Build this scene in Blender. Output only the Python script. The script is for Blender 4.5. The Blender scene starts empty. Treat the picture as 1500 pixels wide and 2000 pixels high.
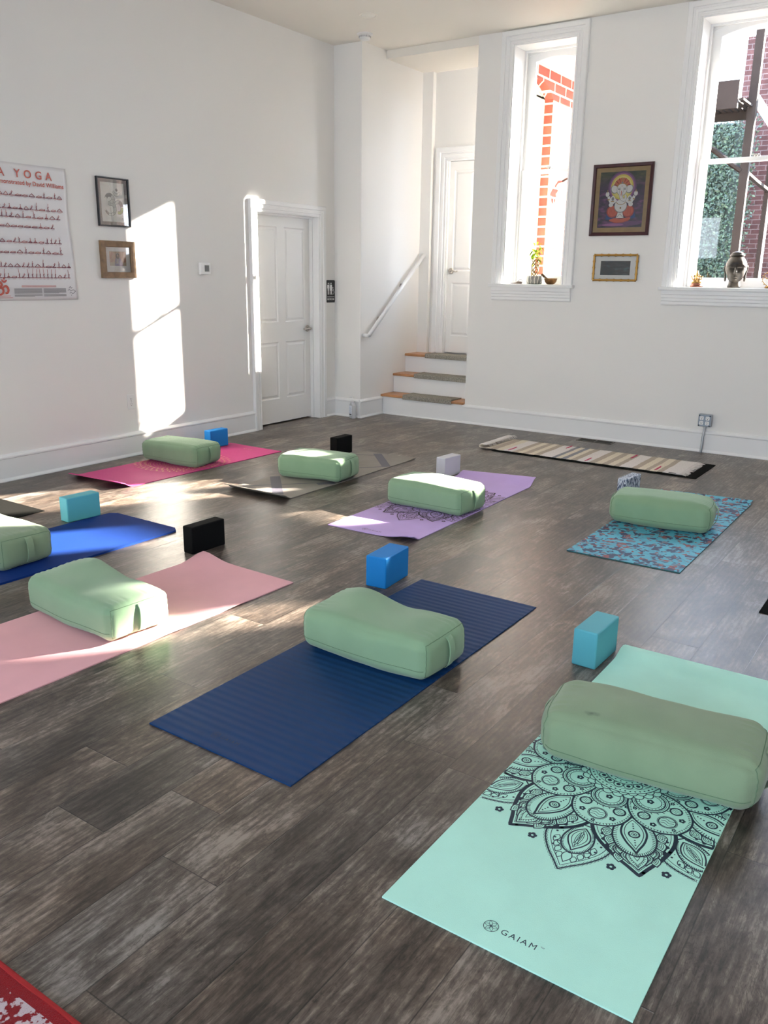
import bpy, bmesh, math, random
from mathutils import Vector, Matrix, noise
C = bpy.context.scene.collection
sc = bpy.context.scene
R = math.radians

# ------------------------------------------------------------------ camera
def make_camera():
    f, yaw, pitch, roll = 1641.1, 0.596958, 0.273932, 0.01378
    fw = Vector((-math.sin(yaw)*math.cos(pitch), math.cos(yaw)*math.cos(pitch), -math.sin(pitch)))
    r = Vector((math.cos(yaw), math.sin(yaw), 0)); u = r.cross(fw)
    c, s = math.cos(roll), math.sin(roll)
    r2 = c*r + s*u; u2 = -s*r + c*u
    cam = bpy.data.cameras.new('camera'); o = bpy.data.objects.new('camera', cam); C.objects.link(o)
    m = Matrix((( r2.x, u2.x, -fw.x, 5.5434), (r2.y, u2.y, -fw.y, 0.0), (r2.z, u2.z, -fw.z, 1.4548), (0, 0, 0, 1)))
    o.matrix_world = m
    cam.sensor_fit = 'HORIZONTAL'; cam.sensor_width = 36.0; cam.lens = f/1500*36.0
    cam.clip_start = 0.05; cam.clip_end = 300
    sc.camera = o
make_camera()

# ------------------------------------------------------------------ light
EXPOSURE = 0.5
SUN_STRENGTH = 62.0
SKY_STRENGTH = 12.5
SUN_DIR = Vector((1.0, 1.49, 0.650)).normalized()          # towards the sun
sc.view_settings.view_transform = 'Standard'
sc.view_settings.look = 'None'
sc.view_settings.exposure = EXPOSURE
sc.view_settings.gamma = 1.0
sc.view_settings.use_curve_mapping = False
sc.cycles.use_denoising = True
sc.cycles.max_bounces = 12
sc.cycles.diffuse_bounces = 8
sc.cycles.transparent_max_bounces = 16
sc.cycles.sample_clamp_indirect = 8.0
sc.cycles.caustics_reflective = False
sc.cycles.caustics_refractive = False

def make_world():
    w = bpy.data.worlds.new('sky'); sc.world = w; w.use_nodes = True
    nt = w.node_tree; nt.nodes.clear()
    out = nt.nodes.new('ShaderNodeOutputWorld'); bg = nt.nodes.new('ShaderNodeBackground')
    tc = nt.nodes.new('ShaderNodeTexCoord'); sep = nt.nodes.new('ShaderNodeSeparateXYZ')
    cr = nt.nodes.new('ShaderNodeValToRGB')
    cr.color_ramp.elements[0].position = 0.0; cr.color_ramp.elements[0].color = (0.74, 0.81, 0.92, 1)
    cr.color_ramp.elements[1].position = 0.8; cr.color_ramp.elements[1].color = (0.42, 0.58, 0.85, 1)
    nt.links.new(tc.outputs['Generated'], sep.inputs[0]); nt.links.new(sep.outputs['Z'], cr.inputs[0])
    nt.links.new(cr.outputs[0], bg.inputs[0]); bg.inputs[1].default_value = SKY_STRENGTH
    nt.links.new(bg.outputs[0], out.inputs[0])
make_world()

def make_sun():
    l = bpy.data.lights.new('sun', 'SUN'); l.energy = SUN_STRENGTH; l.angle = R(0.9); l.color = (1.0, 0.91, 0.79)
    o = bpy.data.objects.new('sun', l); C.objects.link(o)
    o.rotation_euler = SUN_DIR.to_track_quat('Z', 'Y').to_euler(); o.location = (12, 20, 9)
make_sun()

def portal(loc, rot, sx, sy):
    l = bpy.data.lights.new('sky_portal', 'AREA'); l.shape = 'RECTANGLE'; l.size = sx; l.size_y = sy
    l.cycles.is_portal = True
    o = bpy.data.objects.new('sky_portal', l); C.objects.link(o); o.location = loc; o.rotation_euler = rot
# windows of the back wall (light enters towards -y) and of the wall behind the camera (towards +y)
WINS = [(1.725, 2.335), (3.375, 4.325), (4.64, 5.44), (6.40, 7.01)]
for a, b in WINS:
    portal(((a+b)/2, 7.99, 2.42), (R(-90), 0, 0), b-a, 2.0)
FRONT = [(0.30, 1.08, 1.86, 2.7), (2.6, 4.0, 0.6, 2.7), (5.6, 7.2, 0.6, 2.7)]  # narrow one set from a reflection, wide pair added to brighten the room
FY = -2.6
for a, b, c0, c1 in FRONT:
    portal(((a+b)/2, FY-0.05, (c0+c1)/2), (R(90), 0, 0), b-a, c1-c0)

# ------------------------------------------------------------------ materials
def newmat(name):
    m = bpy.data.materials.new(name); m.use_nodes = True
    nt = m.node_tree; b = nt.nodes['Principled BSDF']
    return m, nt, b
def pbr(name, col, rough=0.5, metal=0.0, spec=0.5, bump=0.0, bscale=200, var=0.0, vscale=8, trans=0.0, sheen=0.0, detail=2):
    m, nt, b = newmat(name)
    b.inputs['Base Color'].default_value = (*col, 1); b.inputs['Roughness'].default_value = rough
    b.inputs['Metallic'].default_value = metal; b.inputs['Specular IOR Level'].default_value = spec
    if trans: b.inputs['Transmission Weight'].default_value = trans
    if sheen: b.inputs['Sheen Weight'].default_value = sheen
    tc = nt.nodes.new('ShaderNodeTexCoord')
    if bump:
        n = nt.nodes.new('ShaderNodeTexNoise'); n.inputs['Scale'].default_value = bscale; n.inputs['Detail'].default_value = detail
        bp = nt.nodes.new('ShaderNodeBump'); bp.inputs['Strength'].default_value = bump; bp.inputs['Distance'].default_value = 0.002
        nt.links.new(tc.outputs['Object'], n.inputs['Vector']); nt.links.new(n.outputs[0], bp.inputs['Height']); nt.links.new(bp.outputs[0], b.inputs['Normal'])
    if var:
        n = nt.nodes.new('ShaderNodeTexNoise'); n.inputs['Scale'].default_value = vscale; n.inputs['Detail'].default_value = 4
        hs = nt.nodes.new('ShaderNodeHueSaturation'); hs.inputs['Color'].default_value = (*col, 1)
        mr = nt.nodes.new('ShaderNodeMapRange'); mr.inputs[1].default_value = 0.3; mr.inputs[2].default_value = 0.7
        mr.inputs[3].default_value = 1-var; mr.inputs[4].default_value = 1+var
        nt.links.new(tc.outputs['Object'], n.inputs['Vector']); nt.links.new(n.outputs[0], mr.inputs[0])
        nt.links.new(mr.outputs[0], hs.inputs['Value']); nt.links.new(hs.outputs[0], b.inputs['Base Color'])
    return m
def ramp(nt, stops, interp='LINEAR'):
    cr = nt.nodes.new('ShaderNodeValToRGB'); cr.color_ramp.interpolation = interp
    e = cr.color_ramp.elements
    while len(e) < len(stops): e.new(0.5)
    for i, (p, c) in enumerate(stops): e[i].position = p; e[i].color = (*c, 1)
    return cr
def math_node(nt, op, a=None, b=None):
    n = nt.nodes.new('ShaderNodeMath'); n.operation = op
    for i, v in enumerate((a, b)):
        if v is None: continue
        if isinstance(v, (int, float)): n.inputs[i].default_value = v
        else: nt.links.new(v, n.inputs[i])
    return n.outputs[0]

def floor_mat():
    m, nt, b = newmat('plank_floor'); L = nt.links.new
    tc = nt.nodes.new('ShaderNodeTexCoord'); sep = nt.nodes.new('ShaderNodeSeparateXYZ'); L(tc.outputs['Object'], sep.inputs[0])
    W, LEN = 0.2, 1.22
    xs = math_node(nt, 'DIVIDE', math_node(nt, 'SUBTRACT', sep.outputs['X'], 0.035), W)
    row = math_node(nt, 'FLOOR', xs)
    wn = nt.nodes.new('ShaderNodeTexWhiteNoise'); wn.noise_dimensions = '1D'; L(row, wn.inputs['W'])
    off = math_node(nt, 'MULTIPLY', wn.outputs['Value'], 1.22)
    ys = math_node(nt, 'DIVIDE', math_node(nt, 'ADD', sep.outputs['Y'], off), LEN)
    col = math_node(nt, 'FLOOR', ys)
    cmb = nt.nodes.new('ShaderNodeCombineXYZ'); L(row, cmb.inputs[0]); L(col, cmb.inputs[1])
    wn2 = nt.nodes.new('ShaderNodeTexWhiteNoise'); wn2.noise_dimensions = '3D'; L(cmb.outputs[0], wn2.inputs['Vector'])
    # per-plank shifted coordinates
    sh = nt.nodes.new('ShaderNodeVectorMath'); sh.operation = 'SCALE'; L(wn2.outputs['Color'], sh.inputs[0]); sh.inputs['Scale'].default_value = 20
    ad = nt.nodes.new('ShaderNodeVectorMath'); ad.operation = 'ADD'; L(tc.outputs['Object'], ad.inputs[0]); L(sh.outputs[0], ad.inputs[1])
    def nz(sx, sy, scale, det, rough=0.6, dist=0.0):
        mp = nt.nodes.new('ShaderNodeMapping'); mp.inputs['Scale'].default_value = (sx, sy, 1); L(ad.outputs[0], mp.inputs[0])
        n = nt.nodes.new('ShaderNodeTexNoise'); n.inputs['Scale'].default_value = scale; n.inputs['Detail'].default_value = det
        n.inputs['Roughness'].default_value = rough; n.inputs['Distortion'].default_value = dist; L(mp.outputs[0], n.inputs['Vector']); return n.outputs[0]
    blotch = nz(1.0, 0.45, 5.5, 6, 0.65, 0.6)
    grain = nz(1.0, 0.07, 75, 5, 0.7, 0.3)
    fine = nz(1.0, 0.035, 260, 3, 0.6)
    cathed = nt.nodes.new('ShaderNodeTexWave'); cathed.wave_type = 'BANDS'; cathed.bands_direction = 'X'
    mp = nt.nodes.new('ShaderNodeMapping'); mp.inputs['Scale'].default_value = (1, 0.12, 1); L(ad.outputs[0], mp.inputs[0]); L(mp.outputs[0], cathed.inputs['Vector'])
    cathed.inputs['Scale'].default_value = 13; cathed.inputs['Distortion'].default_value = 9; cathed.inputs['Detail'].default_value = 3; cathed.inputs['Detail Scale'].default_value = 1.2
    scuff = nz(1.0, 0.33, 26, 6, 0.75, 1.2)
    cross = nz(0.5, 1.3, 48, 3, 0.6, 0.8)
    t = math_node(nt, 'MULTIPLY', blotch, 0.62)
    t = math_node(nt, 'ADD', t, math_node(nt, 'MULTIPLY', grain, 0.26))
    t = math_node(nt, 'ADD', t, math_node(nt, 'MULTIPLY', fine, 0.14))
    t = math_node(nt, 'ADD', t, math_node(nt, 'MULTIPLY', scuff, 0.34))
    t = math_node(nt, 'ADD', t, math_node(nt, 'MULTIPLY', cross, 0.07))
    t = math_node(nt, 'ADD', t, math_node(nt, 'MULTIPLY', cathed.outputs['Fac'], 0.05))
    t = math_node(nt, 'ADD', t, math_node(nt, 'MULTIPLY', wn2.outputs['Value'], 0.09))
    def vein(n, w): return math_node(nt, 'LESS_THAN', math_node(nt, 'ABSOLUTE', math_node(nt, 'SUBTRACT', n, 0.5)), w)
    speck = nz(1.0, 0.30, 95, 4, 0.7, 0.5)
    t = math_node(nt, 'ADD', t, math_node(nt, 'MULTIPLY', speck, 0.20))
    t = math_node(nt, 'SUBTRACT', t, math_node(nt, 'MULTIPLY', vein(nz(1.0, 0.22, 9, 5, 0.65, 1.5), 0.007), 0.05))
    t = math_node(nt, 'SUBTRACT', t, math_node(nt, 'MULTIPLY', vein(nz(1.0, 0.10, 24, 4, 0.6, 0.8), 0.012), 0.035))
    t = math_node(nt, 'SUBTRACT', t, 0.245)
    cr = ramp(nt, [(0.46, (0.019, 0.0138, 0.0110)), (0.56, (0.053, 0.0405, 0.0325)), (0.66, (0.113, 0.089, 0.072)), (0.78, (0.28, 0.24, 0.205))])
    L(t, cr.inputs[0])
    # hue drift: cool grey <-> warm brown
    hue = nz(0.7, 0.3, 3.0, 2)
    mx = nt.nodes.new('ShaderNodeMixRGB'); mx.blend_type = 'MULTIPLY'; mx.inputs[0].default_value = 1
    cr2 = ramp(nt, [(0.35, (0.92, 0.97, 1.0)), (0.65, (1.05, 0.98, 0.90))]); L(hue, cr2.inputs[0])
    L(cr.outputs[0], mx.inputs[1]); L(cr2.outputs[0], mx.inputs[2])
    # seams
    fx = math_node(nt, 'FRACT', xs); fy = math_node(nt, 'FRACT', ys)
    dx = math_node(nt, 'MULTIPLY', math_node(nt, 'MINIMUM', fx, math_node(nt, 'SUBTRACT', 1.0, fx)), W)
    dy = math_node(nt, 'MULTIPLY', math_node(nt, 'MINIMUM', fy, math_node(nt, 'SUBTRACT', 1.0, fy)), LEN)
    d = math_node(nt, 'MINIMUM', dx, dy)
    mr = nt.nodes.new('ShaderNodeMapRange'); mr.inputs[1].default_value = 0.0006; mr.inputs[2].default_value = 0.0022; mr.inputs[3].default_value = 0.30; mr.inputs[4].default_value = 1.0
    L(d, mr.inputs[0])
    mx2 = nt.nodes.new('ShaderNodeMixRGB'); mx2.blend_type = 'MULTIPLY'; mx2.inputs[0].default_value = 1
    L(mx.outputs[0], mx2.inputs[1]); L(mr.outputs[0], mx2.inputs[2])
    L(mx2.outputs[0], b.inputs['Base Color'])
    rr = nt.nodes.new('ShaderNodeMapRange'); rr.inputs[3].default_value = 0.27; rr.inputs[4].default_value = 0.42; L(grain, rr.inputs[0]); L(rr.outputs[0], b.inputs['Roughness'])
    b.inputs['Specular IOR Level'].default_value = 0.5
    hb = math_node(nt, 'ADD', math_node(nt, 'MULTIPLY', grain, 0.5), math_node(nt, 'ADD', math_node(nt, 'MULTIPLY', fine, 0.5), mr.outputs[0]))
    bp = nt.nodes.new('ShaderNodeBump'); bp.inputs['Strength'].default_value = 0.35; bp.inputs['Distance'].default_value = 0.0015
    L(hb, bp.inputs['Height']); L(bp.outputs[0], b.inputs['Normal'])
    return m

def pane_mat(name='window_glass', refl=1.0):
    m = bpy.data.materials.new(name); m.use_nodes = True; nt = m.node_tree; nt.nodes.clear(); L = nt.links.new
    out = nt.nodes.new('ShaderNodeOutputMaterial'); mix = nt.nodes.new('ShaderNodeMixShader')
    tr = nt.nodes.new('ShaderNodeBsdfTransparent'); gl = nt.nodes.new('ShaderNodeBsdfGlossy'); gl.inputs['Roughness'].default_value = 0.02
    fr = nt.nodes.new('ShaderNodeFresnel'); fr.inputs['IOR'].default_value = 1.5
    f = math_node(nt, 'MULTIPLY', fr.outputs[0], refl)
    L(f, mix.inputs[0]); L(tr.outputs[0], mix.inputs[1]); L(gl.outputs[0], mix.inputs[2]); L(mix.outputs[0], out.inputs[0])
    return m

def brick_mat(name, scale, c1, c2, mortar, axis='YZ', msize=0.012, rough=0.9):
    m, nt, b = newmat(name); L = nt.links.new
    tc = nt.nodes.new('ShaderNodeTexCoord'); sep = nt.nodes.new('ShaderNodeSeparateXYZ'); L(tc.outputs['Object'], sep.inputs[0])
    cmb = nt.nodes.new('ShaderNodeCombineXYZ')
    if axis == 'YZ':
        L(math_node(nt, 'ADD', sep.outputs['Y'], sep.outputs['X']), cmb.inputs[0])
    else:
        L(math_node(nt, 'ADD', sep.outputs['X'], sep.outputs['Y']), cmb.inputs[0])
    L(sep.outputs['Z'], cmb.inputs[1])
    br = nt.nodes.new('ShaderNodeTexBrick'); L(cmb.outputs[0], br.inputs['Vector'])
    br.inputs['Color1'].default_value = (*c1, 1); br.inputs['Color2'].default_value = (*c2, 1); br.inputs['Mortar'].default_value = (*mortar, 1)
    br.inputs['Scale'].default_value = 1.0; br.inputs['Brick Width'].default_value = 0.215*scale; br.inputs['Row Height'].default_value = 0.076*scale
    br.inputs['Mortar Size'].default_value = msize*scale*0.5; br.inputs['Mortar Smooth'].default_value = 0.2
    n = nt.nodes.new('ShaderNodeTexNoise'); n.inputs['Scale'].default_value = 9; n.inputs['Detail'].default_value = 4; L(tc.outputs['Object'], n.inputs['Vector'])
    mx = nt.nodes.new('ShaderNodeMixRGB'); mx.blend_type = 'MULTIPLY'; mx.inputs[0].default_value = 0.55
    cr = ramp(nt, [(0.3, (0.55, 0.55, 0.55)), (0.7, (1.25, 1.2, 1.15))]); L(n.outputs[0], cr.inputs[0])
    L(br.outputs['Color'], mx.inputs[1]); L(cr.outputs[0], mx.inputs[2]); L(mx.outputs[0], b.inputs['Base Color'])
    b.inputs['Roughness'].default_value = rough; b.inputs['Specular IOR Level'].default_value = 0.2
    bp = nt.nodes.new('ShaderNodeBump'); bp.inputs['Strength'].default_value = 0.5; bp.inputs['Distance'].default_value = 0.006; bp.invert = True
    L(br.outputs['Fac'], bp.inputs['Height']); L(bp.outputs[0], b.inputs['Normal'])
    return m

def wall_mat():
    return pbr('painted_plaster', (0.81, 0.80, 0.775), 0.75, spec=0.25, bump=0.12, bscale=260)
M = {}
M['wall'] = wall_mat()
M['ceiling'] = pbr('ceiling_paint', (0.80, 0.77, 0.71), 0.85, spec=0.2)
M['trim'] = pbr('gloss_trim_paint', (0.83, 0.835, 0.83), 0.38, spec=0.5)
M['door'] = pbr('door_paint', (0.80, 0.795, 0.775), 0.42, spec=0.5)
M['floor'] = floor_mat()
M['glass'] = pane_mat('window_glass', 0.5)
M['dark'] = pbr('void_shade', (0.01, 0.01, 0.01), 0.9)
M['nickel'] = pbr('satin_nickel', (0.42, 0.39, 0.35), 0.28, metal=1.0)
M['oak'] = pbr('oak_tread', (0.42, 0.20, 0.085), 0.4, var=0.15, vscale=12)
M['carpet'] = pbr('loop_carpet', (0.27, 0.255, 0.22), 0.95, spec=0.1, bump=1.0, bscale=420, var=0.45, vscale=120)
M['black_plastic'] = pbr('black_plastic', (0.012, 0.012, 0.013), 0.4)
M['white_plastic'] = pbr('white_plastic', (0.80, 0.80, 0.79), 0.35)
M['ink_white'] = pbr('white_ink', (0.85, 0.85, 0.85), 0.5)
M['brick'] = brick_mat('red_brick_light_mortar', 1.3, (0.17, 0.036, 0.024), (0.22, 0.052, 0.034), (0.55, 0.44, 0.34), 'YZ', 0.016)
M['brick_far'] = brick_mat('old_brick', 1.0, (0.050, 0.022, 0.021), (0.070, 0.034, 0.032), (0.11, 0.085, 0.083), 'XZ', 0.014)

# ------------------------------------------------------------------ mesh helpers
class MB:
    """collects shapes in a bmesh, then links them as one mesh object"""
    def __init__(s): s.bm = bmesh.new(); s.mi = 0
    def face(s, pts):
        vs = [s.bm.verts.new(p) for p in pts]
        try:
            f = s.bm.faces.new(vs); f.material_index = s.mi; return f
        except ValueError: return None
    def box(s, x0, x1, y0, y1, z0, z1):
        v = [s.bm.verts.new(p) for p in ((x0,y0,z0),(x1,y0,z0),(x1,y1,z0),(x0,y1,z0),(x0,y0,z1),(x1,y0,z1),(x1,y1,z1),(x0,y1,z1))]
        for q in ((0,3,2,1),(4,5,6,7),(0,1,5,4),(1,2,6,5),(2,3,7,6),(3,0,4,7)):
            s.bm.faces.new([v[i] for i in q]).material_index = s.mi
        return s
    def prism(s, pts, axis, a, b):
        """polygon pts (2d) extruded along axis from a to b; axis 0: pts are (y,z), 1: (x,z), 2: (x,y)"""
        def P(p, t):
            return (t, p[0], p[1]) if axis == 0 else ((p[0], t, p[1]) if axis == 1 else (p[0], p[1], t))
        A = [s.bm.verts.new(P(p, a)) for p in pts]; B = [s.bm.verts.new(P(p, b)) for p in pts]
        fs = [s.bm.faces.new(A), s.bm.faces.new(B[::-1])]
        n = len(pts)
        for i in range(n): fs.append(s.bm.faces.new((A[i], B[i], B[(i+1) % n], A[(i+1) % n])))
        for f in fs: f.material_index = s.mi
        return s
    def tube(s, pts, r, seg=8, closed=False, cap=True):
        pts = [Vector(p) for p in pts]; n = len(pts); rings = []
        rad = r if isinstance(r, (list, tuple)) else [r]*n
        up = None
        for i in range(n):
            if closed: t = (pts[(i+1) % n]-pts[i-1])
            else: t = pts[min(i+1, n-1)]-pts[max(i-1, 0)]
            t = t.normalized() if t.length > 1e-9 else Vector((0, 0, 1))
            if up is None:
                up = Vector((0, 0, 1)) if abs(t.z) < 0.9 else Vector((1, 0, 0))
            a = (up - t*up.dot(t)); a = a.normalized() if a.length > 1e-6 else t.orthogonal().normalized()
            up = a; b = t.cross(a)
            rings.append([s.bm.verts.new(pts[i]+rad[i]*(math.cos(2*math.pi*k/seg)*a+math.sin(2*math.pi*k/seg)*b)) for k in range(seg)])
        m = n if closed else n-1
        for i in range(m):
            A, B = rings[i], rings[(i+1) % n]
            for k in range(seg):
                s.bm.faces.new((A[k], A[(k+1) % seg], B[(k+1) % seg], B[k])).material_index = s.mi
        if cap and not closed:
            s.bm.faces.new(rings[0][::-1]).material_index = s.mi; s.bm.faces.new(rings[-1]).material_index = s.mi
        return s
    def lathe(s, prof, cx=0, cy=0, seg=24, axis='Z', cz=0):
        rings = []
        for r, z in prof:
            ring = []
            for k in range(seg):
                a = 2*math.pi*k/seg; x, y = r*math.cos(a), r*math.sin(a)
                p = (cx+x, cy+y, cz+z) if axis == 'Z' else ((cx+z, cy+x, cz+y) if axis == 'X' else (cx+x, cy+z, cz+y))
                ring.append(s.bm.verts.new(p))
            rings.append(ring)
        for i in range(len(rings)-1):
            for k in range(seg):
                s.bm.faces.new((rings[i][k], rings[i][(k+1) % seg], rings[i+1][(k+1) % seg], rings[i+1][k])).material_index = s.mi
        s.bm.faces.new(rings[0][::-1]).material_index = s.mi; s.bm.faces.new(rings[-1]).material_index = s.mi
        return s
    def blob(s, c, r, seg=16, rings=10, rot=None):
        if not isinstance(r, (tuple, list)): r = (r, r, r)
        c = Vector(c); top = None; rs = []
        for i in range(1, rings):
            th = math.pi*i/rings
            ring = []
            for k in range(seg):
                ph = 2*math.pi*k/seg
                p = Vector((r[0]*math.sin(th)*math.cos(ph), r[1]*math.sin(th)*math.sin(ph), r[2]*math.cos(th)))
                if rot is not None: p = rot @ p
                ring.append(s.bm.verts.new(c+p))
            rs.append(ring)
        pt = Vector((0, 0, r[2])); pb = Vector((0, 0, -r[2]))
        if rot is not None: pt = rot @ pt; pb = rot @ pb
        t = s.bm.verts.new(c+pt); b = s.bm.verts.new(c+pb)
        for k in range(seg):
            s.bm.faces.new((t, rs[0][k], rs[0][(k+1) % seg])).material_index = s.mi
            s.bm.faces.new((b, rs[-1][(k+1) % seg], rs[-1][k])).material_index = s.mi
        for i in range(len(rs)-1):
            for k in range(seg):
                s.bm.faces.new((rs[i][k], rs[i+1][k], rs[i+1][(k+1) % seg], rs[i][(k+1) % seg])).material_index = s.mi
        return s
    def build(s, name, mats, parent=None, smooth=False, bevel=0, seg=2, loc=None, rot=None, normals=True, sub=0, angle=None):
        if normals: bmesh.ops.recalc_face_normals(s.bm, faces=s.bm.faces[:])
        me = bpy.data.meshes.new(name); s.bm.to_mesh(me); s.bm.free()
        if not isinstance(mats, (list, tuple)): mats = [mats]
        for m in mats: me.materials.append(m)
        o = bpy.data.objects.new(name, me); C.objects.link(o)
        if parent: o.parent = parent
        if loc: o.location = loc
        if rot: o.rotation_euler = rot
        if smooth:
            for p in me.polygons: p.use_smooth = True
        if bevel:
            md = o.modifiers.new('bevel', 'BEVEL'); md.width = bevel; md.segments = seg; md.limit_method = 'ANGLE'; md.angle_limit = R(40)
        if sub:
            md = o.modifiers.new('sub', 'SUBSURF'); md.levels = sub; md.render_levels = sub
        if angle:
            for p in me.polygons: p.use_smooth = True
            try: me.set_sharp_from_angle(angle=R(angle))
            except Exception: pass
        return o
def empty(name, loc=(0, 0, 0), rot=(0, 0, 0)):
    o = bpy.data.objects.new(name, None); C.objects.link(o); o.location = loc; o.rotation_euler = rot
    o.empty_display_size = 0.05; return o
def tag(o, label, cat, group=None, kind=None):
    o['label'] = label; o['category'] = cat
    if group: o['group'] = group
    if kind: o['kind'] = kind
    return o
def struct(o, label=None, cat=None):
    o['kind'] = 'structure'
    if label: o['label'] = label
    if cat: o['category'] = cat
    return o
ROT_L = (R(90), 0, R(90)); ROT_B = (R(90), 0, 0)

def text_mesh(name, s, size, mat, parent, loc, rot=(0, 0, 0), align='LEFT', space=1.0, squeeze=1.0, ext=0.0, bold=0.0):
    cu = bpy.data.curves.new(name, 'FONT'); cu.body = s; cu.size = size; cu.align_x = align; cu.space_character = space
    cu.extrude = ext; cu.offset = bold; cu.resolution_u = 3
    t = bpy.data.objects.new(name+'_c', cu); C.objects.link(t)
    dg = bpy.context.evaluated_depsgraph_get(); me = bpy.data.meshes.new_from_object(t.evaluated_get(dg))
    bpy.data.objects.remove(t); bpy.data.curves.remove(cu)
    me.name = name; me.materials.clear(); me.materials.append(mat)
    o = bpy.data.objects.new(name, me); C.objects.link(o); o.parent = parent; o.location = loc; o.rotation_euler = rot; o.scale = (squeeze, 1, 1)
    return o

class Ink:
    """flat printed shapes in the XY plane: strokes, discs and filled outlines, later ones lying on earlier ones"""
    def __init__(s, clip=None, step=0.00012): s.mb = MB(); s.z = 0.0; s.clip = clip; s.step = step; s.lock = None; s.n = 0
    def layer(s):
        if s.step: s.z += s.step
    def by_colour(s, mi):
        if s.lock is not None: s.n = (s.n+1) % 9; s.z = s.lock+s.n*0.0000008
        elif not s.step: s.z = 0.00008*(mi+1)
    def ok(s, p): return s.clip is None or (s.clip[0] <= p[0] <= s.clip[1] and s.clip[2] <= p[1] <= s.clip[3])
    def poly(s, pts, mi=0):
        s.layer(); s.by_colour(mi); s.mb.mi = mi
        if s.clip:
            x0, x1, y0, y1 = s.clip
            def cut(P, ins, inter):
                out = []
                for i in range(len(P)):
                    a, b = P[i-1], P[i]
                    if ins(b):
                        if not ins(a): out.append(inter(a, b))
                        out.append(b)
                    elif ins(a): out.append(inter(a, b))
                return out
            P = list(pts)
            ix = lambda X: (lambda a, b: (X, a[1]+(b[1]-a[1])*(X-a[0])/(b[0]-a[0])))
            iy = lambda Y: (lambda a, b: (a[0]+(b[0]-a[0])*(Y-a[1])/(b[1]-a[1]), Y))
            for ins, it in ((lambda p: p[0] >= x0, ix(x0)), (lambda p: p[0] <= x1, ix(x1)), (lambda p: p[1] >= y0, iy(y0)), (lambda p: p[1] <= y1, iy(y1))):
                if P: P = cut(P, ins, it)
            pts = P
        if len(pts) >= 3: s.mb.face([(p[0], p[1], s.z) for p in pts])
    def stroke(s, pts, w, mi=0, closed=False, own=True):
        if own: s.layer()
        s.by_colour(mi)
        s.mb.mi = mi; n = len(pts); L, Rr = [], []
        for i in range(n):
            a = pts[i-1] if (closed or i > 0) else pts[i]; b = pts[(i+1) % n] if (closed or i < n-1) else pts[i]
            dx, dy = b[0]-a[0], b[1]-a[1]; d = math.hypot(dx, dy) or 1
            ww = (w[i] if isinstance(w, (list, tuple)) else w)/2
            nx, ny = -dy/d*ww, dx/d*ww
            L.append((pts[i][0]+nx, pts[i][1]+ny)); Rr.append((pts[i][0]-nx, pts[i][1]-ny))
        for i in range(n if closed else n-1):
            j = (i+1) % n
            if s.ok(pts[i]) and s.ok(pts[j]):
                s.mb.face([(L[i][0], L[i][1], s.z), (L[j][0], L[j][1], s.z), (Rr[j][0], Rr[j][1], s.z), (Rr[i][0], Rr[i][1], s.z)])
    def disc(s, c, r, mi=0, n=10, own=True):
        if own: s.layer()
        s.by_colour(mi)
        s.mb.mi = mi
        if s.ok(c):
            if s.clip: c = (min(max(c[0], s.clip[0]+r), s.clip[1]-r), c[1])
            s.mb.face([(c[0]+r*math.cos(2*math.pi*k/n), c[1]+r*math.sin(2*math.pi*k/n), s.z) for k in range(n)])
    def ring(s, c, r, w, mi=0, n=28, own=True):
        s.stroke([(c[0]+r*math.cos(2*math.pi*k/n), c[1]+r*math.sin(2*math.pi*k/n)) for k in range(n)], w, mi, True, own)
    def rect(s, x0, x1, y0, y1, mi=0): s.poly([(x0, y0), (x1, y0), (x1, y1), (x0, y1)], mi)
    def ell(s, c, rx, ry, mi=0, n=24, a=0):
        ca, sa = math.cos(a), math.sin(a)
        s.poly([(c[0]+rx*math.cos(t)*ca-ry*math.sin(t)*sa, c[1]+rx*math.cos(t)*sa+ry*math.sin(t)*ca) for t in [2*math.pi*k/n for k in range(n)]], mi)
    def build(s, name, mats, parent, loc, rot=(0, 0, 0)):
        return s.mb.build(name, mats, parent, loc=loc, rot=rot, normals=False)
def smooth_curve(pts, n=8, closed=False):
    out = []; m = len(pts)
    for i in range(m if closed else m-1):
        g = lambda k: pts[k % m] if closed else pts[min(max(k, 0), m-1)]
        p0, p1, p2, p3 = g(i-1), g(i), g(i+1), g(i+2)
        for j in range(n):
            t = j/n
            out.append(tuple(0.5*((2*p1[k])+(-p0[k]+p2[k])*t+(2*p0[k]-5*p1[k]+4*p2[k]-p3[k])*t*t+(-p0[k]+3*p1[k]-3*p2[k]+p3[k])*t**3) for k in range(len(p1))))
    if not closed: out.append(tuple(pts[-1]))
    return out
# ------------------------------------------------------------------ structure
CZ = 3.595          # ceiling height
BY = 7.6            # back wall plane
SILL = 1.385
def boxes(name, mat, lst, **k):
    mb = MB()
    for b in lst: mb.box(*b)
    return mb.build(name, mat, **k)
struct(boxes('floor', M['floor'], [(-0.3, 7.9, FY-0.3, 8.6, -0.12, 0.0)]))
struct(boxes('ceiling', M['ceiling'], [(-0.3, 8.0, FY-0.4, 8.7, CZ, CZ+0.25)]))
struct(boxes('wall_left', M['wall'], [(-0.25, 0, FY-0.3, 5.99, 0, CZ), (-0.25, 0, 6.965, 7.185, 0, CZ), (-0.25, 0, 5.99, 6.965, 2.03, CZ), (-0.3, -0.25, 5.9, 7.1, 0, CZ)]))
def wall_with_openings(y0, y1, ops, xa, xb):
    mb = MB(); x = xa
    for a, b, z0, z1 in ops:
        mb.box(x, a, y0, y1, 0, CZ); mb.box(a, b, y0, y1, 0, z0); mb.box(a, b, y0, y1, z1, CZ); x = b
    mb.box(x, xb, y0, y1, 0, CZ); return mb
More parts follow.
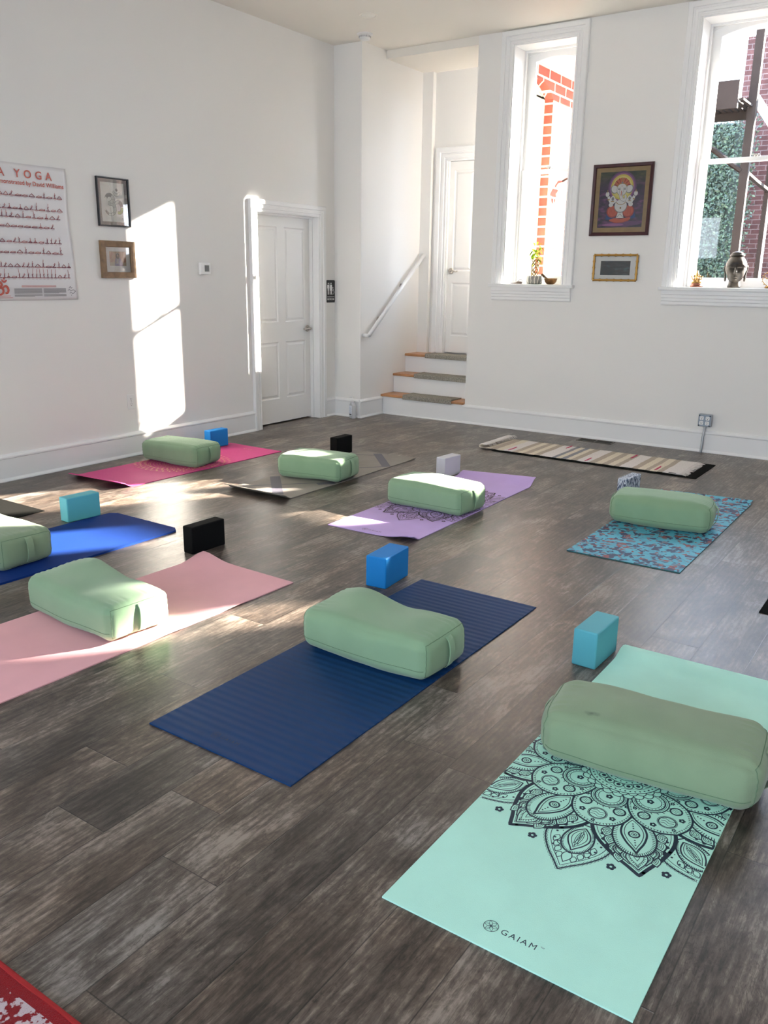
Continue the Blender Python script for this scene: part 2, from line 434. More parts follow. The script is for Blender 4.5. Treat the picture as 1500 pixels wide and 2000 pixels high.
mb = wall_with_openings(BY, 8.0, [(a, b, SILL-0.02, 3.475) for a, b in WINS], 1.60, 7.9)
mb.box(1.365, 1.60, BY, 8.0, 0, 1.45); mb.box(1.365, 1.60, BY, 8.0, 3.2, CZ)
mb.prism([(1.365, BY), (1.60, BY), (1.60, 8.0), (1.42, 8.0), (1.365, 7.92)], 2, 1.45, 3.2)      # unseen splay beside the alcove window, cut to let the sunbeam through
struct(mb.build('wall_back', M['wall']))
struct(wall_with_openings(FY-0.3, FY, FRONT, -0.25, 7.9).build('wall_front', M['wall']))
struct(boxes('wall_right', M['wall'], [(7.6, 7.9, FY, BY, 0, CZ)]))
# the alcove with the stairs
struct(boxes('wall_alcove_left', M['wall'], [(-0.25, 0.335, 7.185, 8.7, 0, CZ)]))
struct(boxes('wall_alcove_return', M['wall'], [(0.335, 0.461, 8.29, 8.7, 0, CZ)]))
struct(boxes('wall_alcove_end', M['wall'], [(0.461, 0.64, 8.35, 8.7, 0, CZ), (0.64, 1.365, 8.35, 8.7, 2.655, CZ), (1.31, 1.365, 8.35, 8.7, 0, 2.655), (0.64, 1.31, 8.55, 8.7, 0, 2.655)]))
struct(boxes('ceiling_alcove', M['ceiling'], [(0.335, 1.365, BY, 8.35, 3.52, CZ+0.01)]))
mb = MB()
mb.box(1.365, 1.50, 8.0, 8.7, 0, 1.45); mb.box(1.365, 1.50, 8.0, 8.7, 3.2, CZ); mb.box(1.365, 1.50, 8.265, 8.7, 1.45, 3.2)
struct(mb.build('wall_alcove_right', M['wall']))
def arch_pts(a, b, zs, rise, n=14):
    w = (b-a)/2; r = (w*w+rise*rise)/(2*rise); c = (a+b)/2; zc = zs+rise-r; out = []
    t = math.asin(w/r)
    for i in range(n+1):
        q = t-2*t*i/n
        out.append((c+r*math.sin(q), zc+r*math.cos(q)))
    return out            # from b side to a side
# brick side of the building seen through the left window: opening with a segmental arch
mb = MB()
mb.box(1.50, 1.67, 8.0, 13.0, -0.5, 1.40); mb.box(1.50, 1.67, 8.647, 13.0, 1.40, 6.0)
mb.prism([(8.0, 6.0), (8.0, 3.2)] + [(p[0], p[1]) for p in arch_pts(8.0, 8.647, 3.2, 0.13)][::-1] + [(8.647, 6.0)], 0, 1.50, 1.67)
struct(mb.build('wall_exterior_brick', M['brick']), 'sunlit red brick side of the building outside the left window', 'wall')
# roof eave that shades the top of the brick
struct(boxes('trim_eave', M['trim'], [(1.5, 2.10, 8.0, 13.0, 3.47, 3.60)]))
# alcove side window: cream frame seen from outside
w = empty('window_5', (1.53, 8.12, 1.42)); struct(w)
mb = MB(); mb.box(-0.02, 0.05, 0.265, 0.525, 0, 1.80)
mb.prism([(-0.10, 1.78), (0.525, 1.78), (0.527, 1.79)] + [(p[0]-8.12, p[1]-1.42) for p in arch_pts(8.0, 8.647, 3.2, 0.128)], 0, -0.02, 0.05)
cream = pbr('cream_exterior_paint', (0.62, 0.54, 0.36), 0.6)
mb.build('frame', cream, w)
boxes('meeting_rail', M['trim'], [(-0.02, 0.02, -0.27, 0.10, 0.955, 1.0)], parent=w)

# ---- profiles swept round openings
CAS = [(0, 0), (0, 0.014), (0.010, 0.018), (0.014, 0.012), (0.026, 0.014), (0.030, 0.020), (0.050, 0.023), (0.054, 0.018), (0.066, 0.020), (0.070, 0.030), (0.104, 0.032), (0.110, 0.026), (0.110, 0)]
def sweepU(a, b, z0, zt, P, scale=1.0, prof=CAS):
    mb = MB(); rows = []
    for d, t in prof:
        d *= scale
        rows.append([mb.bm.verts.new(P(*q, t)) for q in ((a-d, z0), (a-d, zt+d), (b+d, zt+d), (b+d, z0))])
    for i in range(len(rows)-1):
        for k in range(3): mb.bm.faces.new((rows[i][k], rows[i+1][k], rows[i+1][k+1], rows[i][k+1]))
    for k in (0, 3): mb.bm.faces.new([r[k] for r in rows] if k == 0 else [r[k] for r in rows][::-1])
    return mb
BASE = [(0, 0), (0.032, 0), (0.032, 0.007), (0.020, 0.024), (0.018, 0.160), (0.026, 0.166), (0.026, 0.176), (0.012, 0.192), (0, 0.194)]
def base_y(name, x, y0, y1):        # board on a wall facing +x
    return struct(MB().prism([(x+t, z) for t, z in BASE], 1, y0, y1).build(name, M['trim']))
def base_x(name, y, x0, x1):        # board on a wall facing -y
    return struct(MB().prism([(y-t, z) for t, z in BASE], 0, x0, x1).build(name, M['trim']))
base_y('baseboard_left', 0, FY, 5.912)
base_y('baseboard_door', 0, 7.011, 7.185)
base_x('baseboard_corner', 7.185, 0.0, 0.335)
base_y('baseboard_alcove', 0.335, 7.16, 7.575)
base_x('baseboard_back', BY, 1.35, 7.6)
struct(MB().prism([(7.6-t, z) for t, z in BASE], 1, FY, BY).build('baseboard_right', M['trim']))

# ---- windows of the back wall
def window(n, a, b):
    W = empty('window_%d' % n, ((a+b)/2, BY, SILL)); struct(W)
    ox, oz = (a+b)/2, SILL
    zt = 3.475; h = zt-oz; hw = (b-a)/2
    P = lambda x, z, t: (x, -t, z)
    sweepU(-hw, hw, 0.012, h, P).build('casing', M['trim'], W)
    # jamb lining
    mb = MB(); t = 0.012
    mb.box(-hw, -hw+t, 0, 0.30, 0, h); mb.box(hw-t, hw, 0, 0.30, 0, h); mb.box(-hw+t, hw-t, 0, 0.30, h-t, h)
    mb.box(-hw+t, -hw+0.03, 0.215, 0.235, 0, h-t); mb.box(hw-0.03, hw-t, 0.215, 0.235, 0, h-t); mb.box(-hw+0.03, hw-0.03, 0.215, 0.235, h-0.03, h-t)
    mb.box(-hw+t, -hw+0.045, 0.33, 0.40, 0, h); mb.box(hw-0.045, hw-t, 0.33, 0.40, 0, h)
    mb.build('jamb', M['trim'], W, bevel=0.002)
    # stool and apron
    mb = MB(); mb.box(-hw-0.128, hw+0.128, -0.058, 0, -0.018, 0.012); mb.box(-hw, hw, 0, 0.30, -0.018, 0.012)
    mb.build('stool', M['trim'], W, bevel=0.005)
    ap = [(0, -0.018), (0.040, -0.018), (0.040, -0.050), (0.034, -0.056), (0.034, -0.078), (0.028, -0.083), (0.028, -0.104), (0.022, -0.110), (0.022, -0.132), (0.014, -0.142), (0, -0.142)]
    MB().prism([(-q, z) for q, z in ap], 0, -hw-0.100, hw+0.100).build('apron', M['trim'], W)
    # sashes
    g = hw-0.095; rail = 2.42-oz
    mb = MB(); y0, y1 = 0.238, 0.275
    mb.box(-hw+0.012, -g, y0, y1, 0.012, rail+0.02); mb.box(g, hw-0.012, y0, y1, 0.012, rail+0.02)
    mb.box(-g, g, y0, y1, 0.012, 0.092); mb.box(-g, g, y0, y1, rail-0.014, rail+0.02)
    lo = mb.build('lower_sash', M['trim'], W, bevel=0.004)
    boxes('pane', M['glass'], [(-g, g, 0.255, 0.258, 0.09, rail-0.01)], parent=lo)
    mb = MB(); y0, y1 = 0.280, 0.315
    zs = 3.378-oz; rise = 0.028 if hw < 0.4 else 0.06
    mb.box(-hw+0.012, -g, y0, y1, rail-0.01, h-0.012); mb.box(g, hw-0.012, y0, y1, rail-0.01, h-0.012)
    mb.box(-g, g, y0, y1, rail-0.014, rail+0.016)
    mb.prism([(-g, h-0.012), (-g, zs)] + arch_pts(-g, g, zs, rise)[::-1] + [(g, h-0.012)], 1, y0, y1)
    # raised arched bead on the head
    ar = arch_pts(-hw+0.03, hw-0.03, zs+0.05, rise*1.1); ar2 = arch_pts(-hw+0.03, hw-0.03, zs+0.065, rise*1.1)
    mb.prism(ar + ar2[::-1], 1, y0-0.008, y0)
    up = mb.build('upper_sash', M['trim'], W)
    pg = MB(); pg.prism([(g, rail), (g, zs)] + arch_pts(-g, g, zs, rise) + [(-g, rail)], 1, 0.296, 0.299); pg.build('pane', M['glass'], up)
    lk = MB(); lk.lathe([(0.016, 0), (0.016, 0.006), (0.006, 0.010), (0.006, 0.018)], 0, 0.255, 14, cz=rail+0.02)
    lk.box(-0.030, 0.022, 0.246, 0.264, rail+0.034, rail+0.042); lk.box(-0.012, 0.030, 0.27, 0.29, rail+0.016, rail+0.03)
    lk.build('sash_lock', M['nickel'], W, bevel=0.001)
    return W
for i, (a, b) in enumerate(WINS): window(i+1, a, b)
# unseen front windows behind the camera, the wide ones added for fill light
for i, (a, b, c0, c1) in enumerate(FRONT):
    W = empty('window_%d' % (i+6), ((a+b)/2, FY, c0)); struct(W); hw = (b-a)/2; h = c1-c0
    mb = MB(); mb.box(-hw, -hw+0.03, -0.2, -0.1, 0, h); mb.box(hw-0.03, hw, -0.2, -0.1, 0, h); mb.box(-hw+0.03, hw-0.03, -0.2, -0.1, 0, 0.03)
    mb.box(-hw+0.03, hw-0.03, -0.2, -0.1, h-0.03, h)
    if h > 1.5: mb.box(-0.03, 0.03, -0.2, -0.1, 0.03, h-0.03)
    mb.build('frame', M['trim'], W)
    boxes('pane', M['glass'], [(-hw+0.03, hw-0.03, -0.152, -0.149, 0.03, h-0.03)], parent=W)

# ---- doors
def panel_slab(mb, x0, x1, z0, z1, panels, th=0.035, rec=0.009):
    """front face at y=0, facing -y; recessed moulded panels"""
    mb.box(x0, x1, rec+0.002, th, z0, z1)
    xs = sorted({x0, x1} | {p[0] for p in panels} | {p[1] for p in panels}); zs = sorted({z0, z1} | {p[2] for p in panels} | {p[3] for p in panels})
    for i in range(len(xs)-1):
        for j in range(len(zs)-1):
            cx, cz = (xs[i]+xs[i+1])/2, (zs[j]+zs[j+1])/2
            if any(p[0] < cx < p[1] and p[2] < cz < p[3] for p in panels): continue
            mb.face([(xs[i], 0, zs[j]), (xs[i+1], 0, zs[j]), (xs[i+1], 0, zs[j+1]), (xs[i], 0, zs[j+1])])
    for a, b, c, d in panels:
        L = [(0, 0.0), (0.010, rec), (0.020, rec), (0.038, 0.002)]
        for k in range(3):
            (i0, y0), (i1, y1) = L[k], L[k+1]
            A = [(a+i0, c+i0), (b-i0, c+i0), (b-i0, d-i0), (a+i0, d-i0)]; B = [(a+i1, c+i1), (b-i1, c+i1), (b-i1, d-i1), (a+i1, d-i1)]
            for q in range(4):
                r = (q+1) % 4
                mb.face([(A[q][0], y0, A[q][1]), (A[r][0], y0, A[r][1]), (B[r][0], y1, B[r][1]), (B[q][0], y1, B[q][1])])
        i = 0.038; mb.face([(a+i, 0.002, c+i), (b-i, 0.002, c+i), (b-i, 0.002, d-i), (a+i, 0.002, d-i)])
    for q in ([(x0, 0, z0), (x0, 0.012, z0), (x0, 0.012, z1), (x0, 0, z1)], [(x1, 0, z0), (x1, 0.012, z0), (x1, 0.012, z1), (x1, 0, z1)], [(x0, 0, z0), (x1, 0, z0), (x1, 0.012, z0), (x0, 0.012, z0)], [(x0, 0, z1), (x1, 0, z1), (x1, 0.012, z1), (x0, 0.012, z1)]): mb.face(q)
def lever(parent, x, z, direction, y=0):
    h = empty('door_handle', (x, y, z)); h.parent = parent
    mb = MB(); mb.lathe([(0.033, 0), (0.033, -0.006), (0.028, -0.012), (0.013, -0.014), (0.011, -0.045), (0.010, -0.050)], 0, 0, 20, axis='Y')
    mb.build('rosette', M['nickel'], h, smooth=False, angle=35)
    pts = smooth_curve([(0, -0.042, 0), (0.02*direction, -0.046, 0.004), (0.05*direction, -0.046, 0.002), (0.08*direction, -0.044, -0.007), (0.105*direction, -0.042, 0.0)], 4)
    MB().tube(pts, [0.009-0.003*i/len(pts) for i in range(len(pts))], 10).build('lever', M['nickel'], h, smooth=True)
D1 = empty('door_1', (0, 6.0, 0), (0, 0, R(90))); struct(D1)       # local x = world y, local y = -world x
sweepU(0.018, 0.905, 0, 2.005, lambda x, z, t: (x, -t, z), 0.96).build('casing', M['trim'], D1)
mb = MB(); mb.box(-0.010, 0.018, -0.0, 0.24, 0, 2.03); mb.box(0.905, 0.965, -0.0, 0.24, 0, 2.03); mb.box(0.018, 0.905, 0, 0.24, 2.005, 2.03)
mb.box(0.892, 0.905, 0.06, 0.098, 0, 2.005); mb.box(0.018, 0.892, 0.06, 0.098, 1.990, 2.005)
mb.build('jamb', M['trim'], D1)
mb = MB(); panel_slab(mb, 0.021, 0.902, 0.014, 1.998, [(0.105, 0.410, 1.0, 1.895), (0.515, 0.820, 1.0, 1.895), (0.105, 0.410, 0.25, 0.81), (0.515, 0.820, 0.25, 0.81)])
sl = mb.build('door_slab', M['door'], D1, loc=(0, 0.10, 0))
lever(D1, 0.850, 0.925, -1, 0.10)
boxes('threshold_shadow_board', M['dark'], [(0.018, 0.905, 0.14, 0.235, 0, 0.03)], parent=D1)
D2 = empty('door_2', (0.65, 8.35, 0.62)); struct(D2)
sweepU(-0.012, 0.57, 0.0, 2.025, lambda x, z, t: (x, -t, z), 1.25).build('casing', M['trim'], D2)
mb = MB(); panel_slab(mb, 0.0, 0.655, 0.012, 2.02, [(0.055, 0.30, 0.895, 1.93), (0.37, 0.60, 0.895, 1.93), (0.055, 0.30, 0.195, 0.773), (0.37, 0.60, 0.195, 0.773)])
mb.build('door_slab', M['door'], D2, loc=(0, 0.035, 0))
boxes('jamb', M['trim'], [(-0.012, -0.002, 0, 0.2, 0, 2.036), (-0.012, 0.66, 0, 0.2, 2.024, 2.036)], parent=D2)
lever(D2, 0.045, 0.896, 1, 0.035)

# ---- stairs
ST = empty('stairs', (0.335, 7.585, 0)); tag(ST, 'three white steps with oak treads climbing into the alcove', 'stairs')
for i, (yf, zt) in enumerate(((0.0, 0.215), (0.234, 0.420), (0.468, 0.620))):
    z0 = (0, 0.215, 0.420)[i]
    boxes('riser', M['trim'], [(0, 1.03, yf, yf+0.02, z0, zt-0.026)], parent=ST)
    y1 = (0.234, 0.468, 0.765)[i]
    if i < 2: boxes('tread', M['oak'], [(0, 1.03, yf-0.024, y1, zt-0.026, zt)], parent=ST, bevel=0.007, seg=3)
    else: MB().prism([(0, yf-0.024), (1.03, yf-0.024), (1.025, 0.763), (0.127, 0.763), (0.127, 0.703), (0, 0.703)], 2, zt-0.026, zt).build('tread', M['oak'], ST, bevel=0.007, seg=3)
MB().prism([(0, 0), (-0.012, 0), (-0.010, 0.007), (-0.005, 0.011), (0, 0.012)], 0, 0, 1.02).build('shoe_moulding', M['trim'], ST)
def stair_carpet(x0, x1, yf, zt, depth, label):
    prof = [(yf-0.030, zt-0.034), (yf-0.030, zt+0.002)] + [(yf-0.030+0.010*(1-math.cos(a)), zt+0.002+0.010*math.sin(a)) for a in (0.4, 0.8, 1.2, 1.57)] + [(yf+depth, zt+0.012), (yf+depth, zt+0.001), (yf-0.0245, zt+0.001), (yf-0.0245, zt-0.034)]
    mb = MB(); mb.prism(prof, 0, x0, x1)
    o = mb.build('stair_carpet', M['carpet']); tag(o, label, 'stair carpet', 'carpet pads on the steps')
    bm_ = pbr('carpet_binding', (0.25, 0.24, 0.20), 0.9)
    for x in (x0, x1): MB().tube([(x, yf-0.031, zt-0.032), (x, yf-0.030, zt+0.006), (x, yf-0.02, zt+0.0125), (x, yf+depth, zt+0.0125)], 0.0028, 6).build('bound_edge', bm_, o)
stair_carpet(0.63, 1.225, 7.585, 0.215, 0.19, 'grey looped carpet pad on the lowest step')
stair_carpet(0.62, 1.30, 7.819, 0.420, 0.19, 'grey looped carpet pad on the middle step')
stair_carpet(0.61, 1.30, 8.053, 0.620, 0.19, 'grey looped carpet pad on the top step before the door')
# ---- handrail
H = empty('handrail', (0.335, 7.24, 0.86)); tag(H, 'white wooden handrail sloping up the alcove wall beside the steps', 'handrail')
MB().tube([(0.068, 0.0, 0.0), (0.068, 1.045, 0.825)], 0.021, 12).build('rail', M['trim'], H, smooth=True)
MB().tube([(0.0, -0.005, -0.004), (0.068, -0.005, -0.004)], 0.020, 12).build('return', M['trim'], H, smooth=True)
for yy in (0.26, 0.69):
    zz = 0.79*yy
    MB().tube([(0.0, yy, zz-0.055), (0.045, yy, zz-0.055), (0.068, yy, zz-0.02)], 0.007, 8).lathe([(0.028, 0), (0.026, 0.006)], 0, yy, 14, 'X', zz-0.055).build('bracket', M['nickel'], H, smooth=True)
# ------------------------------------------------------------------ yoga mats
def foam(name, col, rough=0.75, bump=0.25, bscale=900, var=0.04, spec=0.3, sheen=0.0):
    return pbr(name, col, rough, spec=spec, bump=bump, bscale=bscale, var=var, vscale=5, sheen=sheen)
def sstep(a, b, x):
    t = min(max((x-a)/(b-a), 0), 1); return t*t*(3-2*t)
def mat_surface(w, l, zf, nx=14, ny=60, th=0.005, round_c=0.0, wob=None):
    """grid slab; local x 0..w, y 0..l; zf gives the underside height"""
    mb = MB(); top = []; bot = []
    for j in range(ny+1):
        v = j/ny; rt, rb = [], []
        for i in range(nx+1):
            u = i/nx; x, y = u*w, v*l
            if round_c:
                # squash the corners into arcs
                d = min(y, l-y)
                if d < round_c:
                    k = round_c-math.sqrt(max(round_c**2-(round_c-d)**2, 0)); x = k+(w-2*k)*u
            if wob: x += wob(u, v)
            z = zf(u, v) if zf else 0.0
            rt.append(mb.bm.verts.new((x, y, z+th))); rb.append(mb.bm.verts.new((x, y, z+0.0004)))
        top.append(rt); bot.append(rb)
    F = mb.bm.faces.new
    for j in range(ny):
        for i in range(nx):
            F((top[j][i], top[j][i+1], top[j+1][i+1], top[j+1][i])); F((bot[j][i], bot[j+1][i], bot[j+1][i+1], bot[j][i+1]))
        F((top[j][0], top[j+1][0], bot[j+1][0], bot[j][0])); F((top[j][nx], bot[j][nx], bot[j+1][nx], top[j+1][nx]))
    for i in range(nx):
        F((top[0][i], bot[0][i], bot[0][i+1], top[0][i+1])); F((top[ny][i], top[ny][i+1], bot[ny][i+1], bot[ny][i]))
    return mb
def yoga_mat(mat, x, y, w, l, ang, label, zf=None, th=0.005, round_c=0.0, z0=0.0, nx=14, ny=60, wob=None):
    o = mat_surface(w, l, zf, nx, ny, th, round_c, wob).build('yoga_mat', mat, loc=(x, y, z0), rot=(0, 0, R(ang)), angle=40)
    tag(o, label, 'yoga mat', 'yoga mats laid out on the floor'); return o

def petal(r0, r1, W, ang, prof, n=26):
    """closed outline of a petal from radius r0 to r1 pointing along ang"""
    pr = smooth_curve(prof, 5); ca, sa = math.cos(ang), math.sin(ang); a = [(r0+(r1-r0)*t, W*h) for t, h in pr]
    pts = a + [(r, -h) for r, h in a[::-1][1:]]
    return [(r*ca-h*sa, r*sa+h*ca) for r, h in pts]
POINTED = [(0, 0.35), (0.15, 0.72), (0.35, 1.0), (0.55, 0.95), (0.75, 0.62), (0.9, 0.24), (1, 0)]
LEAF = [(0, 0.0), (0.2, 0.7), (0.45, 1.0), (0.7, 0.72), (0.9, 0.22), (1, 0)]
ROUNDP = [(0, 0.25), (0.12, 0.55), (0.3, 0.85), (0.55, 1.0), (0.78, 0.86), (0.93, 0.5), (1, 0)]
DROP = [(0, 0.0), (0.25, 0.35), (0.6, 0.8), (0.8, 1.0), (0.95, 0.6), (1, 0)]
def polar(c, r, a): return (c[0]+r*math.cos(a), c[1]+r*math.sin(a))
def off(pts, c): return [(p[0]+c[0], p[1]+c[1]) for p in pts]
def mandala(ink, c, s=1.0, base=1, dk=0, wt=1.4):
    """eight-fold floral mandala: base = mat colour slot, dk = ink slot; a few print levels, nearer petals lie higher"""
    P8 = [math.pi/4*k-math.pi/2 for k in range(8)]; STEP = 0.00002; B = [0]
    ink.step = 0.0
    class _Z: pass
    def fill_(pts, n): ink.lock = (B[0]+n)*STEP; ink.poly(pts, base)
    def up(n): ink.lock = (B[0]+n+0.5)*STEP
    def outline(r0, r1, W, a, prof, w, n=0, fill=True):
        pts = off(petal(r0*s, r1*s, W*s, a, prof), c)
        if fill: fill_(pts, n)
        up(n); ink.stroke(pts, w*wt*s, dk, True); return pts
    def scallop(pts, r, every=1, hollow=False):
        acc = 0
        for i in range(len(pts)):
            p, q = pts[i], pts[(i+1) % len(pts)]; d = math.hypot(q[0]-p[0], q[1]-p[1]); m = acc
            while m < d:
                t = m/d; pt = (p[0]+(q[0]-p[0])*t, p[1]+(q[1]-p[1])*t)
                if hollow: ink.ring(pt, r*s, 0.0011*s, dk, 9)
                else: ink.disc(pt, r*s, dk, 8)
                m += 2.05*r*s*every
            acc = m-d
    def ticks(r0, r1, W, a, prof, ln, step=2):
        pts = off(petal(r0*s, r1*s, W*s, a, prof), c); cc = polar(c, (r0+r1)/2*s, a)
        for i in range(1, len(pts)-1, step):
            p = pts[i]; dx, dy = cc[0]-p[0], cc[1]-p[1]; d = math.hypot(dx, dy) or 1; k = ln*s
            ink.stroke([p, (p[0]+dx/d*k, p[1]+dy/d*k)], 0.0017*wt*s, dk)
    def disc(p, r, n): ink.lock = (B[0]+n)*STEP; ink.disc(p, r*s, base, 28)
    def flower(p, r, n):
        up(n)
        for k in range(5): ink.disc(polar(p, r*0.62*s, k*2*math.pi/5+0.3), r*0.5*s, dk, 8)
        ink.lock = (B[0]+n+1)*STEP; ink.disc(p, r*0.32*s, base, 7)
    def knot(p, r, n):
        disc(p, r, n); up(n); ink.ring(p, r*s, 0.0026*wt*s, dk, 20); ink.ring(p, r*1.16*s, 0.0012*wt*s, dk, 20)
        for q in (-0.45, 0, 0.45): ink.stroke([(p[0]-r*0.75*s, p[1]+q*r*s), (p[0]-r*0.3*s, p[1]+(q+0.2)*r*s), (p[0]+r*0.25*s, p[1]+(q-0.15)*r*s), (p[0]+r*0.75*s, p[1]+(q+0.05)*r*s)], 0.0013*wt*s, dk)
    # far layer: small pointed petals
    for j, a in enumerate(P8):
        B[0] = 0
        pts = outline(0.27, 0.528, 0.088, a, POINTED, 0.0032)
        scallop(pts, 0.0058, 1, True)
        outline(0.275, 0.512, 0.075, a, POINTED, 0.0014, 0, False)
        for sg in (-1, 1):
            for k in range(4): outline(0.400+0.020*k, 0.432+0.018*k, 0.0085, a+sg*(0.125-0.028*k), LEAF, 0.0017, 1+k % 2)
            up(1)
            for k in range(4): ink.disc(polar(c, (0.36+0.028*k)*s, a+sg*(0.185-0.025*k)), 0.0036*s, dk, 8)
            for k in range(5): ink.disc(polar(c, (0.345+0.032*k)*s, a+sg*(0.155-0.026*k)), 0.0018*s, dk, 6)
        for i, da in enumerate((-0.075, 0.075, 0)): outline(0.445-abs(da)*0.35, 0.495-abs(da)*0.8, 0.013, a+da, LEAF, 0.0019, 3+i//2)
        outline(0.318, 0.452, 0.041, a, ROUNDP, 0.0032, 5); ticks(0.318, 0.452, 0.041, a, ROUNDP, 0.0075, 1)
        outline(0.332, 0.440, 0.029, a, LEAF, 0.0030, 6); outline(0.340, 0.426, 0.020, a, LEAF, 0.0014, 7)
        for h in (-0.009, 0, 0.009): outline(0.345+abs(h), 0.42-abs(h)*1.2, 0.004, a+h*1.4, LEAF, 0.0012, 7, False)
    # middle layer: big ogee petals
    for j, a in enumerate(P8):
        a += math.pi/8; B[0] = 9
        pts = outline(0.150, 0.470, 0.108, a, POINTED, 0.0078)
        scallop(pts, 0.0056, 1.2)
        outline(0.160, 0.454, 0.096, a, POINTED, 0.0012, 0, False)
        for sg in (-1, 1):
            up(1)
            for rr, da, ln, ww in ((0.335, 0.235, 0.020, 0.0075), (0.358, 0.200, 0.024, 0.0085), (0.318, 0.262, 0.014, 0.005), (0.384, 0.168, 0.016, 0.006)):
                ink.poly(off(petal(rr*s, (rr+ln)*s, ww*s, a+sg*da, DROP), c), dk)
            for k in range(4):
                rr = 0.292+0.031*k; aa = a+sg*(0.232-0.040*k)
                outline(rr, rr+0.044, 0.0150, aa, LEAF, 0.0023, 1+k % 2); outline(rr+0.006, rr+0.034, 0.0085, aa, LEAF, 0.0013, 3, False)
                outline(rr+0.011, rr+0.026, 0.0036, aa, LEAF, 0.0013, 3, False)
            up(1)
            for k in range(7): ink.disc(polar(c, (0.31+0.02*k)*s, a+sg*(0.268-0.031*k)), 0.0021*s, dk, 6)
        for k, (rr, ln, ww, da) in enumerate(((0.352, 0.052, 0.020, 0.105), (0.352, 0.052, 0.020, -0.105), (0.372, 0.056, 0.021, 0.05), (0.372, 0.056, 0.021, -0.05), (0.36, 0.088, 0.028, 0))):
            n = 3+k//2
            outline(rr, rr+ln, ww, a+da, LEAF, 0.0026, n); outline(rr+0.006, rr+ln*0.8, ww*0.65, a+da, LEAF, 0.0013, n, False); ticks(rr+0.003, rr+ln*0.9, ww*0.84, a+da, LEAF, 0.005, 2)
            outline(rr+0.012, rr+ln*0.6, ww*0.3, a+da, LEAF, 0.0013, n, False)
        outline(0.215, 0.396, 0.058, a, ROUNDP, 0.0036, 6); ticks(0.215, 0.396, 0.058, a, ROUNDP, 0.012, 1)
        outline(0.225, 0.382, 0.034, a, LEAF, 0.0042, 7); outline(0.238, 0.366, 0.0255, a, LEAF, 0.0016, 7, False)
        p = polar(c, 0.302*s, a); knot(p, 0.0135, 8); disc(p, 0.009, 9); up(9); ink.ring(p, 0.0065*s, 0.002*s, dk, 12); ink.disc(p, 0.0030*s, dk)
        for k in range(3):
            ink.disc(polar(c, (0.328+0.010*k)*s, a), 0.0026*s, dk, 7); ink.disc(polar(c, (0.276-0.010*k)*s, a), 0.0026*s, dk, 7)
        for sg in (-1, 1): flower(polar(c, 0.455*s, a+sg*0.150), 0.0118, 0)
    # near layer: rounded petals
    for j, a in enumerate(P8):
        B[0] = 20+6*(j % 2)
        pts = outline(0.085, 0.302, 0.084, a, ROUNDP, 0.0042)
        ticks(0.090, 0.297, 0.080, a, ROUNDP, 0.0065, 1)
        scallop(off(petal(0.096*s, 0.291*s, 0.076*s, a, ROUNDP), c), 0.0013, 2.6)
        knot(polar(c, 0.246*s, a), 0.0235, 1); knot(polar(c, 0.212*s, a-0.235), 0.0155, 1); knot(polar(c, 0.212*s, a+0.235), 0.0155, 1)
        flower(polar(c, 0.252*s, a+0.175), 0.0088, 1); flower(polar(c, 0.252*s, a-0.175), 0.0088, 1); flower(polar(c, 0.282*s, a), 0.0060, 1)
        flower(polar(c, 0.180*s, a+0.33), 0.0065, 1); flower(polar(c, 0.180*s, a-0.33), 0.0065, 1)
        e = polar(c, 0.150*s, a); disc(e, 0.052, 3); up(3)
        for r_, w_ in ((0.052, 0.0030), (0.046, 0.0014), (0.041, 0.0034), (0.031, 0.0016)): ink.ring(e, r_*s, w_*1.25*s, dk, 30)
        for k in range(22): ink.disc(polar(e, 0.0360*s, k*2*math.pi/22), 0.0017*s, dk, 6)
        for k in range(20): ink.stroke([polar(e, 0.0535*s, k*2*math.pi/20), polar(e, 0.060*s, k*2*math.pi/20+0.06)], 0.0017*wt*s, dk)
        flower(e, 0.0098, 3)
    B[0] = 33
    for n, R0, r_, ph in ((0, 0.122, 0.0150, 0), (2, 0.108, 0.0135, 0.5)):
        for k in range(26):
            e = polar(c, R0*s, (k+ph)*2*math.pi/26); disc(e, r_, n+k % 2); up(n+k % 2); ink.ring(e, r_*s, 0.0021*wt*s, dk, 14)
    ink.lock = (B[0]+4)*STEP; ink.disc(c, 0.110*s, base, 48); up(4); ink.ring(c, 0.110*s, 0.0030*s, dk, 60); ink.ring(c, 0.090*s, 0.0016*s, dk, 50)
    for k in range(44): ink.disc(polar(c, 0.100*s, k*2*math.pi/44), 0.0030*s, dk, 7)
    for k in range(16):
        e = polar(c, 0.074*s, k*2*math.pi/16); up(5); ink.ring(e, 0.0135*s, 0.0026*s, dk, 14); ink.disc(e, 0.0065*s, dk, 9)
    ink.lock = (B[0]+6)*STEP; ink.disc(c, 0.064*s, base, 36); up(6); ink.ring(c, 0.064*s, 0.0030*s, dk, 40); ink.ring(c, 0.045*s, 0.0024*s, dk, 30); ink.ring(c, 0.025*s, 0.0024*s, dk, 20); ink.disc(c, 0.010*s, dk)
    for k in range(20): ink.disc(polar(c, 0.054*s, k*2*math.pi/20), 0.0028*s, dk, 7)

def maker_mark(parent, mat, x, y, z, s=1.0, tm=True):
    ink = Ink(); ink.ring((0, 0), 0.0175*s, 0.0014*s, 0, 32)
    for k in range(6):
        ink.stroke(petal(0.0, 0.0172*s, 0.0038*s, k*math.pi/3+math.pi/6*0, LEAF), 0.0009*s, 0, True)
    ink.build('emblem', mat, parent, (x, y, z))
    text_mesh('wordmark', 'GAIAM', 0.024*s, mat, parent, (x+0.026*s, y-0.0085*s, z), space=1.30)
    if tm: text_mesh('trademark_letters', 'TM', 0.0065*s, mat, parent, (x+0.121*s, y+0.005*s, z))

